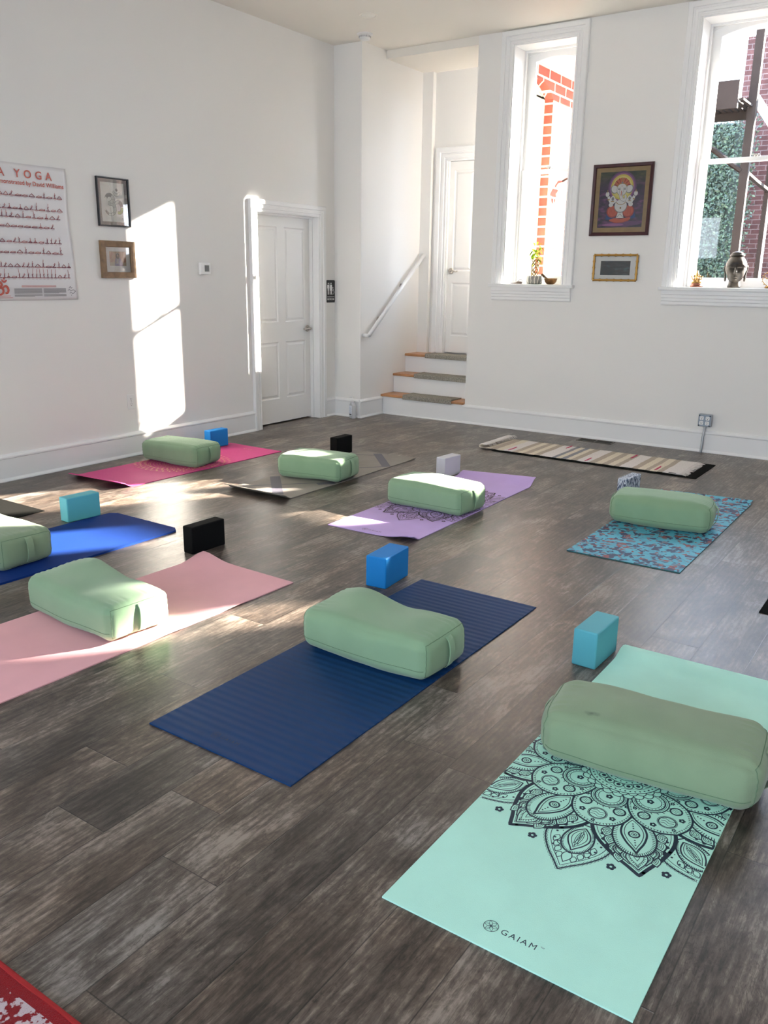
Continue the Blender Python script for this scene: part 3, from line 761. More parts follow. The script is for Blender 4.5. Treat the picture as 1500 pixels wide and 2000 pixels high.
# mint mat with the black mandala
mint = foam('mint_foam', (0.50, 0.88, 0.74), 0.7, bump=0.35, bscale=420, var=0.05)
ink_navy = pbr('dark_navy_ink', (0.006, 0.022, 0.045), 0.6)
zt = lambda u, v: 0.022*sstep(0.925, 0.975, v)*(1-0.35*sstep(0.985, 1.0, v))
m1 = yoga_mat(mint, 4.588, 1.420, 0.618, 1.752, -0.0, 'mint green mat printed with a large dark mandala, nearest mat', zt)
ink = Ink((0.0005, 0.6175, 0.01, 1.55)); mandala(ink, (0.309, 0.868), 1.0, 1, 0)
ink.build('mandala_print', [ink_navy, mint], m1, (0, 0, 0.0052))
maker_mark(m1, ink_navy, 0.262, 0.066, 0.0053)
# navy ribbed mat
def ribbed(name, col, period=0.037):
    m, nt, b = newmat(name); L = nt.links.new
    tc = nt.nodes.new('ShaderNodeTexCoord'); sep = nt.nodes.new('ShaderNodeSeparateXYZ'); L(tc.outputs['Object'], sep.inputs[0])
    s = math_node(nt, 'SINE', math_node(nt, 'MULTIPLY', sep.outputs['Y'], 2*math.pi/period))
    n = nt.nodes.new('ShaderNodeTexNoise'); n.inputs['Scale'].default_value = 900; L(tc.outputs['Object'], n.inputs['Vector'])
    h = math_node(nt, 'ADD', s, math_node(nt, 'MULTIPLY', n.outputs[0], 0.6))
    bp = nt.nodes.new('ShaderNodeBump'); bp.inputs['Strength'].default_value = 0.7; bp.inputs['Distance'].default_value = 0.0012
    L(h, bp.inputs['Height']); L(bp.outputs[0], b.inputs['Normal'])
    b.inputs['Base Color'].default_value = (*col, 1); b.inputs['Roughness'].default_value = 0.6; b.inputs['Specular IOR Level'].default_value = 0.22
    return m
m2 = yoga_mat(ribbed('navy_ribbed_foam', (0.001, 0.036, 0.130)), 3.490, 1.642, 0.618, 1.72, 0.0, 'navy ribbed mat in the middle foreground, left of the mint mandala mat')
maker_mark(m2, pbr('faded_navy_ink', (0.004, 0.010, 0.035), 0.5), 0.235, 0.075, 0.0053, 0.9, False)
# pink mat
zp = lambda u, v: 0.030*math.exp(-((u-0.03)/0.16)**2)*sstep(0.90, 1.0, v) + 0.004*math.sin(v*26)*sstep(0.85, 1.0, u)*(1-sstep(0.75, 0.9, v))*sstep(0.45, 0.6, v)
yoga_mat(foam('pink_foam', (0.80, 0.43, 0.46), 0.75), 2.318, 1.235, 0.64, 1.735, -1.6, 'plain pale pink mat lying behind the navy ribbed mat at left', zp, ny=80)
# royal blue mat
yoga_mat(foam('royal_blue_foam', (0.004, 0.030, 0.17), 0.8, spec=0.12), 1.285, 1.40, 0.61, 1.83, -0.4, 'thick royal blue mat with rounded corners at the left edge', None, 0.011, 0.045)
# charcoal mat at left edge
charcoal = foam('charcoal_foam', (0.012, 0.012, 0.011), 1.0, spec=0.02)
yoga_mat(charcoal, 0.30, 1.27, 0.618, 1.735, 0, 'charcoal mat with one corner showing at the left edge behind the royal blue mat')
yoga_mat(charcoal, 4.955, 3.915, 0.618, 1.73, 0, 'black mat with only its corner showing at the right edge')
# magenta mat with gold mandala
magenta = foam('magenta_foam', (0.50, 0.050, 0.20), 0.65, bump=0.2)
zm = lambda u, v: 0.042*(1-sstep(0.0, 0.060, v))*(0.6+0.4*u)
m6 = yoga_mat(magenta, 0.245, 3.665, 0.60, 1.66, -0.6, 'magenta pink mat with a pale gold mandala along the left wall', zm)
gold_ink = pbr('pale_gold_ink', (0.62, 0.30, 0.14), 0.5)
ink = Ink((0.003, 0.597, 0.16, 1.5)); c = (0.30, 0.83)
for r, w in ((0.06, 0.003), (0.10, 0.002), (0.145, 0.003), (0.155, 0.002), (0.20, 0.003), (0.25, 0.003), (0.262, 0.002), (0.325, 0.002)):
    ink.ring(c, r, w, 0, 90)
for r, n, d in ((0.08, 20, 0.005), (0.125, 28, 0.005), (0.178, 40, 0.006), (0.225, 44, 0.0055)):
    ink.layer()
    for k in range(n): ink.disc(polar(c, r, 2*math.pi*k/n), d, 0, 7, own=False)
for k in range(44):
    a = 2*math.pi*k/44
    for r in (0.275, 0.315, 0.350): ink.poly(off(petal(r, r+0.030, 0.0065, a+(0.07 if r == 0.315 else 0), LEAF), c), 0)
ink.build('mandala_print', [gold_ink], m6, (0, 0, 0.0052))
text_mesh('wordmark', 'GAIAM', 0.026, gold_ink, m6, (0.36, 1.56, 0.0053), rot=(0, 0, R(180)), space=1.3)
# grey mat with dark bands
grey = foam('taupe_foam', (0.235, 0.215, 0.19), 0.6, bump=0.4, bscale=300, var=0.10)
zg = lambda u, v: 0.038*(1-sstep(0.0, 0.055, v)) + 0.008*sstep(0.9, 1.0, v)*sstep(0.7, 1.0, u)
m7 = yoga_mat(grey, 1.415, 4.085, 0.53, 1.69, 0.6, 'grey brown mat crossed by dark slate bands, second mat from the left wall', zg)
slate = pbr('slate_ink', (0.085, 0.080, 0.105), 0.6)
ink = Ink((0.0, 0.53, 0.095, 1.66))
ink.stroke([(0.405, 0.10), (0.20, 0.318), (0.03, 0.50)], 0.075, 0)
ink.stroke([(0.03, 0.12), (0.53, 0.66)], 0.016, 0); ink.stroke([(0.43, 0.50), (0.50, 0.61)], 0.06, 0)
ink.stroke([(0.17, 1.65), (0.50, 1.29)], 0.07, 0); ink.stroke([(0.05, 1.50), (0.22, 1.60)], 0.018, 0); ink.stroke([(0.36, 1.12), (0.53, 1.30)], 0.018, 0)
ink.build('band_print', [slate], m7, (0, 0, 0.0052))
# lilac mat with mandala
lilac = foam('lilac_foam', (0.55, 0.40, 0.74), 0.7, bump=0.3, bscale=420)
zl = lambda u, v: 0.052*sstep(0.935, 1.0, v)*(0.45+0.55*u) + 0.032*math.exp(-((1-u)/0.22)**2)*(1-sstep(0.0, 0.045, v))
m8 = yoga_mat(lilac, 2.528, 3.835, 0.60, 1.715, 0.9, 'lilac mat printed with a dark plum mandala in the middle of the room', zl, ny=90)
ink_plum = pbr('dark_plum_ink', (0.035, 0.010, 0.035), 0.6)
ink = Ink((0.0005, 0.5995, 0.06, 1.6)); mandala(ink, (0.30, 0.86), 1.0, 1, 0)
ink.build('mandala_print', [ink_plum, lilac], m8, (0, 0, 0.0052))
maker_mark(m8, ink_plum, 0.235, 0.055, 0.0053, 1.0, False)
# turquoise mat with jagged blossoms
def blossom_mat():
    m, nt, b = newmat('turquoise_blossom_print'); L = nt.links.new
    tc = nt.nodes.new('ShaderNodeTexCoord')
    def vor(scale, sx, sy, dist=0.3):
        mp = nt.nodes.new('ShaderNodeMapping'); mp.inputs['Scale'].default_value = (sx, sy, 0.0); L(tc.outputs['Object'], mp.inputs[0])
        n = nt.nodes.new('ShaderNodeTexNoise'); n.inputs['Scale'].default_value = 9; L(mp.outputs[0], n.inputs['Vector'])
        ad = nt.nodes.new('ShaderNodeVectorMath'); ad.operation = 'MULTIPLY_ADD'; L(n.outputs['Color'], ad.inputs[0]); ad.inputs[1].default_value = (dist*0.2,)*3; L(mp.outputs[0], ad.inputs[2])
        v = nt.nodes.new('ShaderNodeTexVoronoi'); v.inputs['Scale'].default_value = scale; v.inputs['Randomness'].default_value = 1.0; v.distance = 'MANHATTAN'
        L(ad.outputs[0], v.inputs['Vector']); return v
    v1 = vor(36, 1.0, 1.1, 0.25); s1 = nt.nodes.new('ShaderNodeSeparateColor'); L(v1.outputs['Color'], s1.inputs[0])
    big = nt.nodes.new('ShaderNodeTexNoise'); big.inputs['Scale'].default_value = 7; big.inputs['Detail'].default_value = 1; L(tc.outputs['Object'], big.inputs['Vector'])
    t = math_node(nt, 'ADD', math_node(nt, 'MULTIPLY', s1.outputs[0], 0.72), math_node(nt, 'MULTIPLY', big.outputs[0], 0.5))
    cr = ramp(nt, [(0.0, (0.06, 0.33, 0.47)), (0.34, (0.15, 0.14, 0.18)), (0.39, (0.07, 0.38, 0.52)), (0.60, (0.010, 0.026, 0.085)), (0.77, (0.24, 0.055, 0.055)), (0.86, (0.08, 0.40, 0.52))], 'CONSTANT'); L(t, cr.inputs[0])
    L(cr.outputs[0], b.inputs['Base Color']); b.inputs['Roughness'].default_value = 0.6
    return m
zq = lambda u, v: 0.016*sstep(0.95, 1.0, v)*u
m9 = yoga_mat(blossom_mat(), 3.893, 4.235, 0.618, 1.735, 0.0, 'turquoise mat with jagged navy and rust blossom print near the back wall', zq, 0.006)
m9.data.materials.append(pbr('teal_foam', (0.02, 0.13, 0.14), 0.7))
for p in m9.data.polygons:
    if abs(p.normal.z) < 0.5: p.material_index = 1
# black mat under the rug
yoga_mat(charcoal, 2.268, 6.468, 1.735, 0.60, 0, 'black mat under the striped woven rug by the back wall', None, 0.006, nx=40, ny=14)
# ------------------------------------------------------------------ striped woven rug
def rug_mat():
    m, nt, b = newmat('striped_weave'); L = nt.links.new
    tc = nt.nodes.new('ShaderNodeTexCoord'); sep = nt.nodes.new('ShaderNodeSeparateXYZ'); L(tc.outputs['UV'], sep.inputs[0])
    n = nt.nodes.new('ShaderNodeTexNoise'); n.inputs['Scale'].default_value = 6
    mp = nt.nodes.new('ShaderNodeMapping'); mp.inputs['Scale'].default_value = (1, 1, 1); L(tc.outputs['UV'], mp.inputs[0]); L(mp.outputs[0], n.inputs['Vector'])
    x = math_node(nt, 'ADD', sep.outputs['X'], math_node(nt, 'MULTIPLY', math_node(nt, 'SUBTRACT', n.outputs[0], 0.5), 0.010))
    W, T, CR, G = (0.68, 0.645, 0.63), (0.42, 0.36, 0.30), (0.66, 0.60, 0.49), (0.25, 0.255, 0.28)
    seq = [(0.045, W), (0.02, CR), (0.03, T), (0.03, CR), (0.03, T), (0.035, CR), (0.055, W), (0.03, T), (0.03, CR), (0.03, T), (0.03, CR), (0.03, T), (0.065, W),
           (0.025, G), (0.025, CR), (0.025, G), (0.025, CR), (0.03, T), (0.06, W), (0.03, T), (0.035, CR), (0.03, T), (0.03, CR), (0.025, T), (0.06, W), (0.03, T), (0.03, CR), (0.025, T), (0.03, CR), (0.025, T), (0.08, W)]
    tot = sum(a for a, _ in seq); st = []; acc = 0
    for a, cc in seq: st.append((acc/tot, cc)); acc += a
    cr = ramp(nt, st[:16], 'CONSTANT'); cr2 = ramp(nt, [(0.0, st[15][1])]+st[16:], 'CONSTANT'); L(x, cr.inputs[0]); L(x, cr2.inputs[0])
    sel = math_node(nt, 'GREATER_THAN', x, st[16][0]); mx = nt.nodes.new('ShaderNodeMixRGB'); L(sel, mx.inputs[0]); L(cr.outputs[0], mx.inputs[1]); L(cr2.outputs[0], mx.inputs[2])
    w = nt.nodes.new('ShaderNodeTexNoise'); w.inputs['Scale'].default_value = 150; L(tc.outputs['Object'], w.inputs['Vector'])
    hs = nt.nodes.new('ShaderNodeHueSaturation'); L(mx.outputs[0], hs.inputs['Color'])
    mr = nt.nodes.new('ShaderNodeMapRange'); mr.inputs[1].default_value = 0.3; mr.inputs[2].default_value = 0.7; mr.inputs[3].default_value = 0.82; mr.inputs[4].default_value = 1.15
    L(w.outputs[0], mr.inputs[0]); L(mr.outputs[0], hs.inputs['Value']); L(hs.outputs[0], b.inputs['Base Color'])
    b.inputs['Roughness'].default_value = 0.95; b.inputs['Specular IOR Level'].default_value = 0.1
    bp = nt.nodes.new('ShaderNodeBump'); bp.inputs['Strength'].default_value = 0.8; bp.inputs['Distance'].default_value = 0.002; L(w.outputs[0], bp.inputs['Height']); L(bp.outputs[0], b.inputs['Normal'])
    return m
def make_rug():
    mb = MB(); Lr, Wr = 1.70, 0.545; nx, ny = 130, 12; th = 0.004
    uvl = mb.bm.loops.layers.uv.new('UV'); rows = []
    for i in range(nx+1):
        s = i/nx*(Lr+0.14); col = []
        for j in range(ny+1):
            v = j/ny; y = v*Wr + 0.006*math.sin(i*0.35)*(v-0.5)
            if s < 0.17:                       # the end folded back over itself
                r = 0.017; q = 0.17-s
                if q < 0.055: x, z = 0.055-q, 0.003
                else:
                    a = (q-0.055)/r
                    if a < math.pi: x, z = -r*math.sin(a), 0.003+r*(1-math.cos(a))
                    else: x, z = (q-0.055-math.pi*r), 0.003+2*r+0.004*math.sin(v*9)
                y += 0.01*(1-s/0.17)*math.sin(v*5)
            else:
                x = 0.055+(s-0.17); z = 0.003+0.006*math.exp(-((x-0.11)/0.03)**2)*math.sin(v*3.0)+0.0015*abs(math.sin(s*21+v))
            if x < 0.10: z += 0.0
            col.append((x, y, z, s/(Lr+0.14), v))
        rows.append(col)
    vt = [[mb.bm.verts.new(p[:3]) for p in c] for c in rows]
    for i in range(nx):
        for j in range(ny):
            f = mb.bm.faces.new((vt[i][j], vt[i+1][j], vt[i+1][j+1], vt[i][j+1]))
            for lp, (a, b_) in zip(f.loops, ((i, j), (i+1, j), (i+1, j+1), (i, j+1))): lp[uvl].uv = rows[a][b_][3:5]
    o = mb.build('rug', rug_mat(), loc=(2.145, 6.500, 0.0062), smooth=True)
    md = o.modifiers.new('thick', 'SOLIDIFY'); md.thickness = 0.003; md.offset = 1
    tag(o, 'cream, tan and grey striped woven rug with white fringe lying on a black mat', 'rug')
    cot = pbr('cotton_fringe', (0.66, 0.62, 0.58), 0.9)
    fr = MB(); rnd = random.Random(4); xe = 0.055+Lr+0.14-0.17
    for k in range(34):
        y = 0.008+k*(Wr-0.016)/33
        for q in range(2):
            fr.tube([(xe-0.004, y, 0.005), (xe+0.018, y+rnd.uniform(-.004, .004), 0.006), (xe+0.038, y+rnd.uniform(-.012, .012), 0.003), (xe+0.055+rnd.uniform(-.01, .01), y+rnd.uniform(-.02, .02), 0.002)], [0.0028, 0.003, 0.002, 0.0012], 5)
    fr.build('fringe', cot, o, smooth=True)
    fr = MB()
    for k in range(26):
        y = 0.008+k*(Wr-0.016)/25
        fr.tube([(0.055, y, 0.042), (0.075, y+rnd.uniform(-.006, .006), 0.038), (0.095, y+rnd.uniform(-.012, .012), 0.022)], [0.0028, 0.0025, 0.0013], 5)
    fr.build('fringe', cot, o, smooth=True)
    pk = pbr('raspberry_yarn', (0.48, 0.03, 0.11), 0.9)
    for x, y, l in ((0.25, 0.03, 0.17), (0.62, 0.42, 0.14), (0.95, 0.02, 0.15), (1.22, 0.36, 0.17), (1.52, 0.03, 0.17)):
        dm = MB(); dm.prism([(x, y), (x+0.009, y), (x+0.009, y+0.02), (x+0.014, y+0.03), (x+0.014, y+l-0.03), (x+0.009, y+l-0.02), (x+0.009, y+l), (x, y+l)], 2, 0.0075, 0.0095); dm.build('raspberry_dash', pk, o)
    boxes('care_tag', pbr('tag_black', (0.02, 0.02, 0.02), 0.7), [(xe-0.085, xe-0.03, 0.006, 0.022, 0.0078, 0.0095)], parent=o)
make_rug()
# ------------------------------------------------------------------ red rug corner at the bottom left
def red_rug():
    m, nt, b = newmat('red_pile_with_white_specks'); L = nt.links.new
    tc = nt.nodes.new('ShaderNodeTexCoord'); n1 = nt.nodes.new('ShaderNodeTexNoise'); n1.inputs['Scale'].default_value = 42; n1.inputs['Detail'].default_value = 3
    n2 = nt.nodes.new('ShaderNodeTexNoise'); n2.inputs['Scale'].default_value = 9; L(tc.outputs['Object'], n1.inputs['Vector']); L(tc.outputs['Object'], n2.inputs['Vector'])
    t = math_node(nt, 'ADD', math_node(nt, 'MULTIPLY', n1.outputs[0], 0.7), math_node(nt, 'MULTIPLY', n2.outputs[0], 0.4))
    cr = ramp(nt, [(0.595, (0.26, 0.004, 0.008)), (0.625, (0.62, 0.50, 0.52))]); L(t, cr.inputs[0])
    n3 = nt.nodes.new('ShaderNodeTexNoise'); n3.inputs['Scale'].default_value = 600; L(tc.outputs['Object'], n3.inputs['Vector'])
    sep = nt.nodes.new('ShaderNodeSeparateXYZ'); L(tc.outputs['Object'], sep.inputs[0])
    mx = nt.nodes.new('ShaderNodeMixRGB'); L(math_node(nt, 'GREATER_THAN', sep.outputs['Y'], 1.97), mx.inputs[0]); L(cr.outputs[0], mx.inputs[1]); mx.inputs[2].default_value = (0.28, 0.004, 0.008, 1)
    L(mx.outputs[0], b.inputs['Base Color']); b.inputs['Roughness'].default_value = 1.0; b.inputs['Specular IOR Level'].default_value = 0.1; b.inputs['Sheen Weight'].default_value = 0.1
    bp = nt.nodes.new('ShaderNodeBump'); bp.inputs['Strength'].default_value = 1.0; bp.inputs['Distance'].default_value = 0.004; L(n3.outputs[0], bp.inputs['Height']); L(bp.outputs[0], b.inputs['Normal'])
    o = mat_surface(1.55, 2.0, lambda u, v: 0.0012*math.sin(u*40), 60, 40, 0.010).build('area_rug', m, loc=(2.95, -1.23, 0), angle=50)
    tag(o, 'red rug with white speckles, its corner showing at the bottom left', 'rug')
    boxes('bound_edge', pbr('red_binding', (0.30, 0.008, 0.008), 0.9), [(0, 1.55, 1.992, 2.004, 0.0, 0.0125)], parent=o, bevel=0.004)
red_rug()

# ------------------------------------------------------------------ bolsters
fab = pbr('sage_cotton', (0.215, 0.335, 0.205), 0.9, spec=0.15, bump=0.35, bscale=700, var=0.05, vscale=6, sheen=0.25)
fab_d = pbr('sage_cotton_seam', (0.145, 0.23, 0.14), 0.95, spec=0.1)
def bolster(x, y, z, ang, L_, W_, H_, seed, label, hump=0.0, sag=0.0, mat=None, r=0.044):
    mat = mat or fab
    hx, hy, hz = L_/2, W_/2, H_/2; rnd = random.Random(seed); ox = rnd.random()*50
    def S(p):
        q = Vector((max(-hx+r, min(hx-r, p[0]*hx)), max(-hy+r, min(hy-r, p[1]*hy)), max(-hz+r, min(hz-r, p[2]*hz))))
        d = Vector((p[0]*hx, p[1]*hy, p[2]*hz))-q
        n = d.normalized() if d.length > 1e-9 else Vector((0, 0, 1)); v = q+n*r
        cx, cy, cz = math.cos(p[0]*1.45), math.cos(p[1]*1.45), math.cos(p[2]*1.45)
        v.z += (0.014*cx*cy if p[2] > 0 else 0)*max(p[2], 0)
        v.y += 0.012*p[1]*cx*cz; v.x += 0.014*p[0]*cy*cz
        w = noise.noise(Vector((v.x*3.2+ox, v.y*3.2, v.z*3.2)))*0.012 + noise.noise(Vector((v.x*9+ox, v.y*9, v.z*9)))*0.004
        v += n*w
        # puckers beside the end seams
        e = hx-abs(v.x)
        if p[2] > 0.2 and e < 0.16:
            k = math.exp(-((e-0.045)/0.035)**2); ph = v.y*2*math.pi/0.030+seed+3*noise.noise(Vector((v.y*8+ox, 1, 2)))
            v.z -= 0.0022*k*(1+math.sin(ph))
        if abs(p[0]) > 0.9: v.x -= math.copysign(0.0016*(1+math.sin(v.z*2*math.pi/0.024+seed)), p[0])*abs(p[1])**4
        if hump and p[2] > 0: v.z += hump*math.exp(-((p[0]+0.55)**2/0.12+(p[1]-0.6)**2/0.5))*p[2]
        if sag and p[2] > 0: v.z -= sag*math.exp(-((p[0]-0.15)**2/0.09))*p[2]
        v.z += hz
        if v.z < 0.001: v.z = 0.001
        return v
    mb = MB(); cache = {}
    def V(p):
        k = (round(p[0], 5), round(p[1], 5), round(p[2], 5))
        if k not in cache: cache[k] = mb.bm.verts.new(S(p))
        return cache[k]
    def lin(n, t): return [t(-1+2*i/n) for i in range(n+1)]
    e = lambda v: math.copysign(abs(v)**0.8, v) if v else 0.0
    X, Y, Z = lin(64, e), lin(32, e), lin(18, e)
    for A, B, f in ((X, Y, lambda a, b: (a, b, 1)), (X, Y, lambda a, b: (a, b, -1)), (X, Z, lambda a, b: (a, 1, b)), (X, Z, lambda a, b: (a, -1, b)), (Y, Z, lambda a, b: (1, a, b)), (Y, Z, lambda a, b: (-1, a, b))):
        for i in range(len(A)-1):
            for j in range(len(B)-1):
                mb.bm.faces.new((V(f(A[i], B[j])), V(f(A[i+1], B[j])), V(f(A[i+1], B[j+1])), V(f(A[i], B[j+1]))))
    ca, sa = math.cos(R(ang)), math.sin(R(ang))
    loc = (x+ca*hx-sa*hy, y+sa*hx+ca*hy, z)
    root = empty('bolster', loc, (0, 0, R(ang))); tag(root, label, 'bolster', 'green yoga bolsters on the mats')
    mb.build('cover', mat, root, smooth=True)
    cen = Vector((0, 0, hz))
    def lift(p, k=0.0006):
        v = S(p); d = (v-cen); d.x *= 0.6; return v+d.normalized()*k
    for sgn in (-1, 1):
        pts = []
        for a in range(72):
            t = 2*math.pi*a/72; c, s_ = math.cos(t), math.sin(t); k = 1/max(abs(c), abs(s_))
            sq = 0.90
            pts.append(lift((sgn*1.0, c*k*sq, s_*k*sq)))
        MB().tube(pts, 0.0013, 5, closed=True).build('end_seam', fab_d, root, smooth=True)
        # carrying strap over the end
        st = []
        for i in range(15):
            t = -0.80+1.60*i/14; v = S((sgn*1.0, 0.0, t)); st.append(v+Vector((sgn*((0.003+0.008*(1-(t/0.8)**2)) if sgn > 0 else 0.003), 0, 0)))
        mb = MB(); wv = []
        for v in st: wv.append([mb.bm.verts.new(v+Vector((dx*sgn, dy, 0))) for dx, dy in ((0, -0.019), (0.0035, -0.017), (0.0035, 0.017), (0, 0.019))])
        for i in range(14):
            for k in range(4): mb.bm.faces.new((wv[i][k], wv[i][(k+1) % 4], wv[i+1][(k+1) % 4], wv[i+1][k]))
        mb.bm.faces.new(wv[0]); mb.bm.faces.new(wv[-1][::-1])
        mb.build('handle', mat, root, smooth=False, angle=50)
    for sgn in (-1, 1):
        MB().tube([lift((-1+2*i/60, sgn*1.0, -0.42)) for i in range(61)], 0.0011, 5).build('side_seam', fab_d, root, smooth=True)
    return root
MT = 0.0056
fab_a = pbr('faded_sage_cotton', (0.235, 0.325, 0.20), 0.9, spec=0.15, bump=0.35, bscale=700, var=0.06, vscale=6, sheen=0.25)
fab_b = pbr('light_sage_cotton', (0.245, 0.385, 0.235), 0.9, spec=0.15, bump=0.35, bscale=700, var=0.05, vscale=6, sheen=0.25)
def stained(src, P, r):
    m = src.copy(); nt = m.node_tree; L = nt.links.new; b = nt.nodes['Principled BSDF']
    tc = nt.nodes.new('ShaderNodeTexCoord'); n = nt.nodes.new('ShaderNodeTexNoise'); n.inputs['Scale'].default_value = 60; L(tc.outputs['Object'], n.inputs['Vector'])
    dv = nt.nodes.new('ShaderNodeVectorMath'); dv.operation = 'SUBTRACT'; L(tc.outputs['Object'], dv.inputs[0]); dv.inputs[1].default_value = P
    sc_ = nt.nodes.new('ShaderNodeVectorMath'); sc_.operation = 'MULTIPLY'; L(dv.outputs[0], sc_.inputs[0]); sc_.inputs[1].default_value = (0.45, 1.2, 0.5)
    ln = nt.nodes.new('ShaderNodeVectorMath'); ln.operation = 'LENGTH'; L(sc_.outputs[0], ln.inputs[0])
    d = math_node(nt, 'ADD', ln.outputs['Value'], math_node(nt, 'MULTIPLY', math_node(nt, 'SUBTRACT', n.outputs[0], 0.5), r*1.6))
    mr = nt.nodes.new('ShaderNodeMapRange'); mr.inputs[1].default_value = r*0.2; mr.inputs[2].default_value = r*1.3; mr.inputs[3].default_value = 0.65; mr.inputs[4].default_value = 0.0; L(d, mr.inputs[0])
    mx = nt.nodes.new('ShaderNodeMixRGB'); L(mr.outputs[0], mx.inputs[0]); L(b.inputs['Base Color'].links[0].from_socket, mx.inputs[1]); mx.inputs[2].default_value = (0.05, 0.07, 0.05, 1)
    L(mx.outputs[0], b.inputs['Base Color']); return m
b1 = bolster(4.640, 2.185, MT+0.001, 6.0, 0.635, 0.30, 0.172, 3, 'large sage bolster across the mint mandala mat, with a small dark stain', mat=stained(fab_a, (-0.165, -0.095, 0.165), 0.011), r=0.058)
b2 = bolster(3.512, 2.400, MT, 0.0, 0.590, 0.315, 0.168, 7, 'sage bolster with a humped corner across the navy ribbed mat', hump=0.034, sag=0.012, mat=fab_b)
b3 = bolster(2.290, 1.985, MT, -4.0, 0.615, 0.315, 0.165, 11, 'sage bolster in a patch of sunlight on the pink mat', hump=0.030, sag=0.010, mat=fab_b)
b4 = bolster(0.215, 4.355, MT, 5.0, 0.585, 0.32, 0.165, 5, 'sage bolster on the magenta mat beside the left wall')
b5 = bolster(1.450, 4.595, MT, 9.0, 0.530, 0.33, 0.170, 9, 'sage bolster on the grey banded mat, in front of a black block', mat=fab_b)
b6 = bolster(2.530, 4.450, MT, -1.5, 0.575, 0.32, 0.172, 13, 'sage bolster on the lilac mandala mat', mat=fab_b)
b7 = bolster(3.882, 4.905, MT+0.001, 7.5, 0.590, 0.31, 0.175, 17, 'sage bolster on the turquoise blossom mat', mat=fab_b, r=0.056)
b8 = bolster(1.165, 2.190, 0.0114, -1.0, 0.61, 0.31, 0.168, 21, 'sage bolster on the royal blue mat, cut by the left edge', mat=fab_a)

# ------------------------------------------------------------------ foam blocks
def block(mat, x, y, w, l, h, ang, label):
    mb = MB(); mb.box(-w/2, w/2, -l/2, l/2, 0.0, h)
    ca, sa = math.cos(R(ang)), math.sin(R(ang))
    o = mb.build('yoga_block', mat, loc=(x+ca*w/2-sa*l/2, y+sa*w/2+ca*l/2, 0.0), rot=(0, 0, R(ang)), bevel=0.007, seg=3)
    for p in o.data.polygons: p.use_smooth = True
    try: o.data.set_sharp_from_angle(angle=R(60))
    except Exception: pass
    o.modifiers['bevel'].harden_normals = True
    tag(o, label, 'yoga block', 'foam yoga blocks standing by the mats'); return o
def eva(n, c): return foam(n, c, 0.6, bump=0.15, bscale=500, var=0.02, spec=0.35)
blackf = None
aqua = eva('aqua_foam', (0.10, 0.42, 0.50)); azure = eva('azure_foam', (0.003, 0.21, 0.60)); blackf = foam('black_foam', (0.004, 0.004, 0.004), 0.85, bump=0.15, spec=0.12); whitef = eva('pale_grey_foam', (0.60, 0.60, 0.64))
block(aqua, 4.462, 2.910, 0.098, 0.225, 0.152, -1.5, 'aqua block at the far corner of the mint mandala mat')
block(azure, 3.310, 3.135, 0.112, 0.235, 0.156, 5.0, 'bright blue block beside the far end of the navy ribbed mat')
block(blackf, 2.222, 2.962, 0.075, 0.238, 0.150, -1.5, 'black block beside the far corner of the pink mat')
block(aqua, 1.178, 2.938, 0.083, 0.225, 0.150, -3.5, 'aqua block behind the royal blue mat at left')
block(whitef, 2.382, 5.340, 0.084, 0.205, 0.150, -5.0, 'pale grey block beside the lilac mat')
bk = block(azure, 0.240, 5.030, 0.080, 0.205, 0.150, -2.0, 'bright blue block behind the bolster on the magenta mat')
bk.location.z = 0.0056
block(blackf, 1.268, 5.470, 0.078, 0.212, 0.150, 0.0, 'black block behind the bolster on the grey mat')
def marble():
    m, nt, b = newmat('marbled_foam'); L = nt.links.new
    tc = nt.nodes.new('ShaderNodeTexCoord'); mp = nt.nodes.new('ShaderNodeMapping'); mp.inputs['Scale'].default_value = (1.6, 1.0, 0.35); L(tc.outputs['Object'], mp.inputs[0])
    n = nt.nodes.new('ShaderNodeTexNoise'); n.inputs['Scale'].default_value = 38; n.inputs['Detail'].default_value = 2; n.inputs['Distortion'].default_value = 2.2; L(mp.outputs[0], n.inputs['Vector'])
    cr = ramp(nt, [(0.0, (0.05, 0.07, 0.12)), (0.44, (0.22, 0.27, 0.38)), (0.50, (0.72, 0.75, 0.80)), (0.60, (0.30, 0.36, 0.46)), (0.66, (0.75, 0.77, 0.80))], 'CONSTANT'); L(n.outputs[0], cr.inputs[0])
    L(cr.outputs[0], b.inputs['Base Color']); b.inputs['Roughness'].default_value = 0.6; return m
block(marble(), 3.722, 5.505, 0.068, 0.235, 0.152, -5.0, 'white and slate marbled block behind the bolster on the turquoise mat')
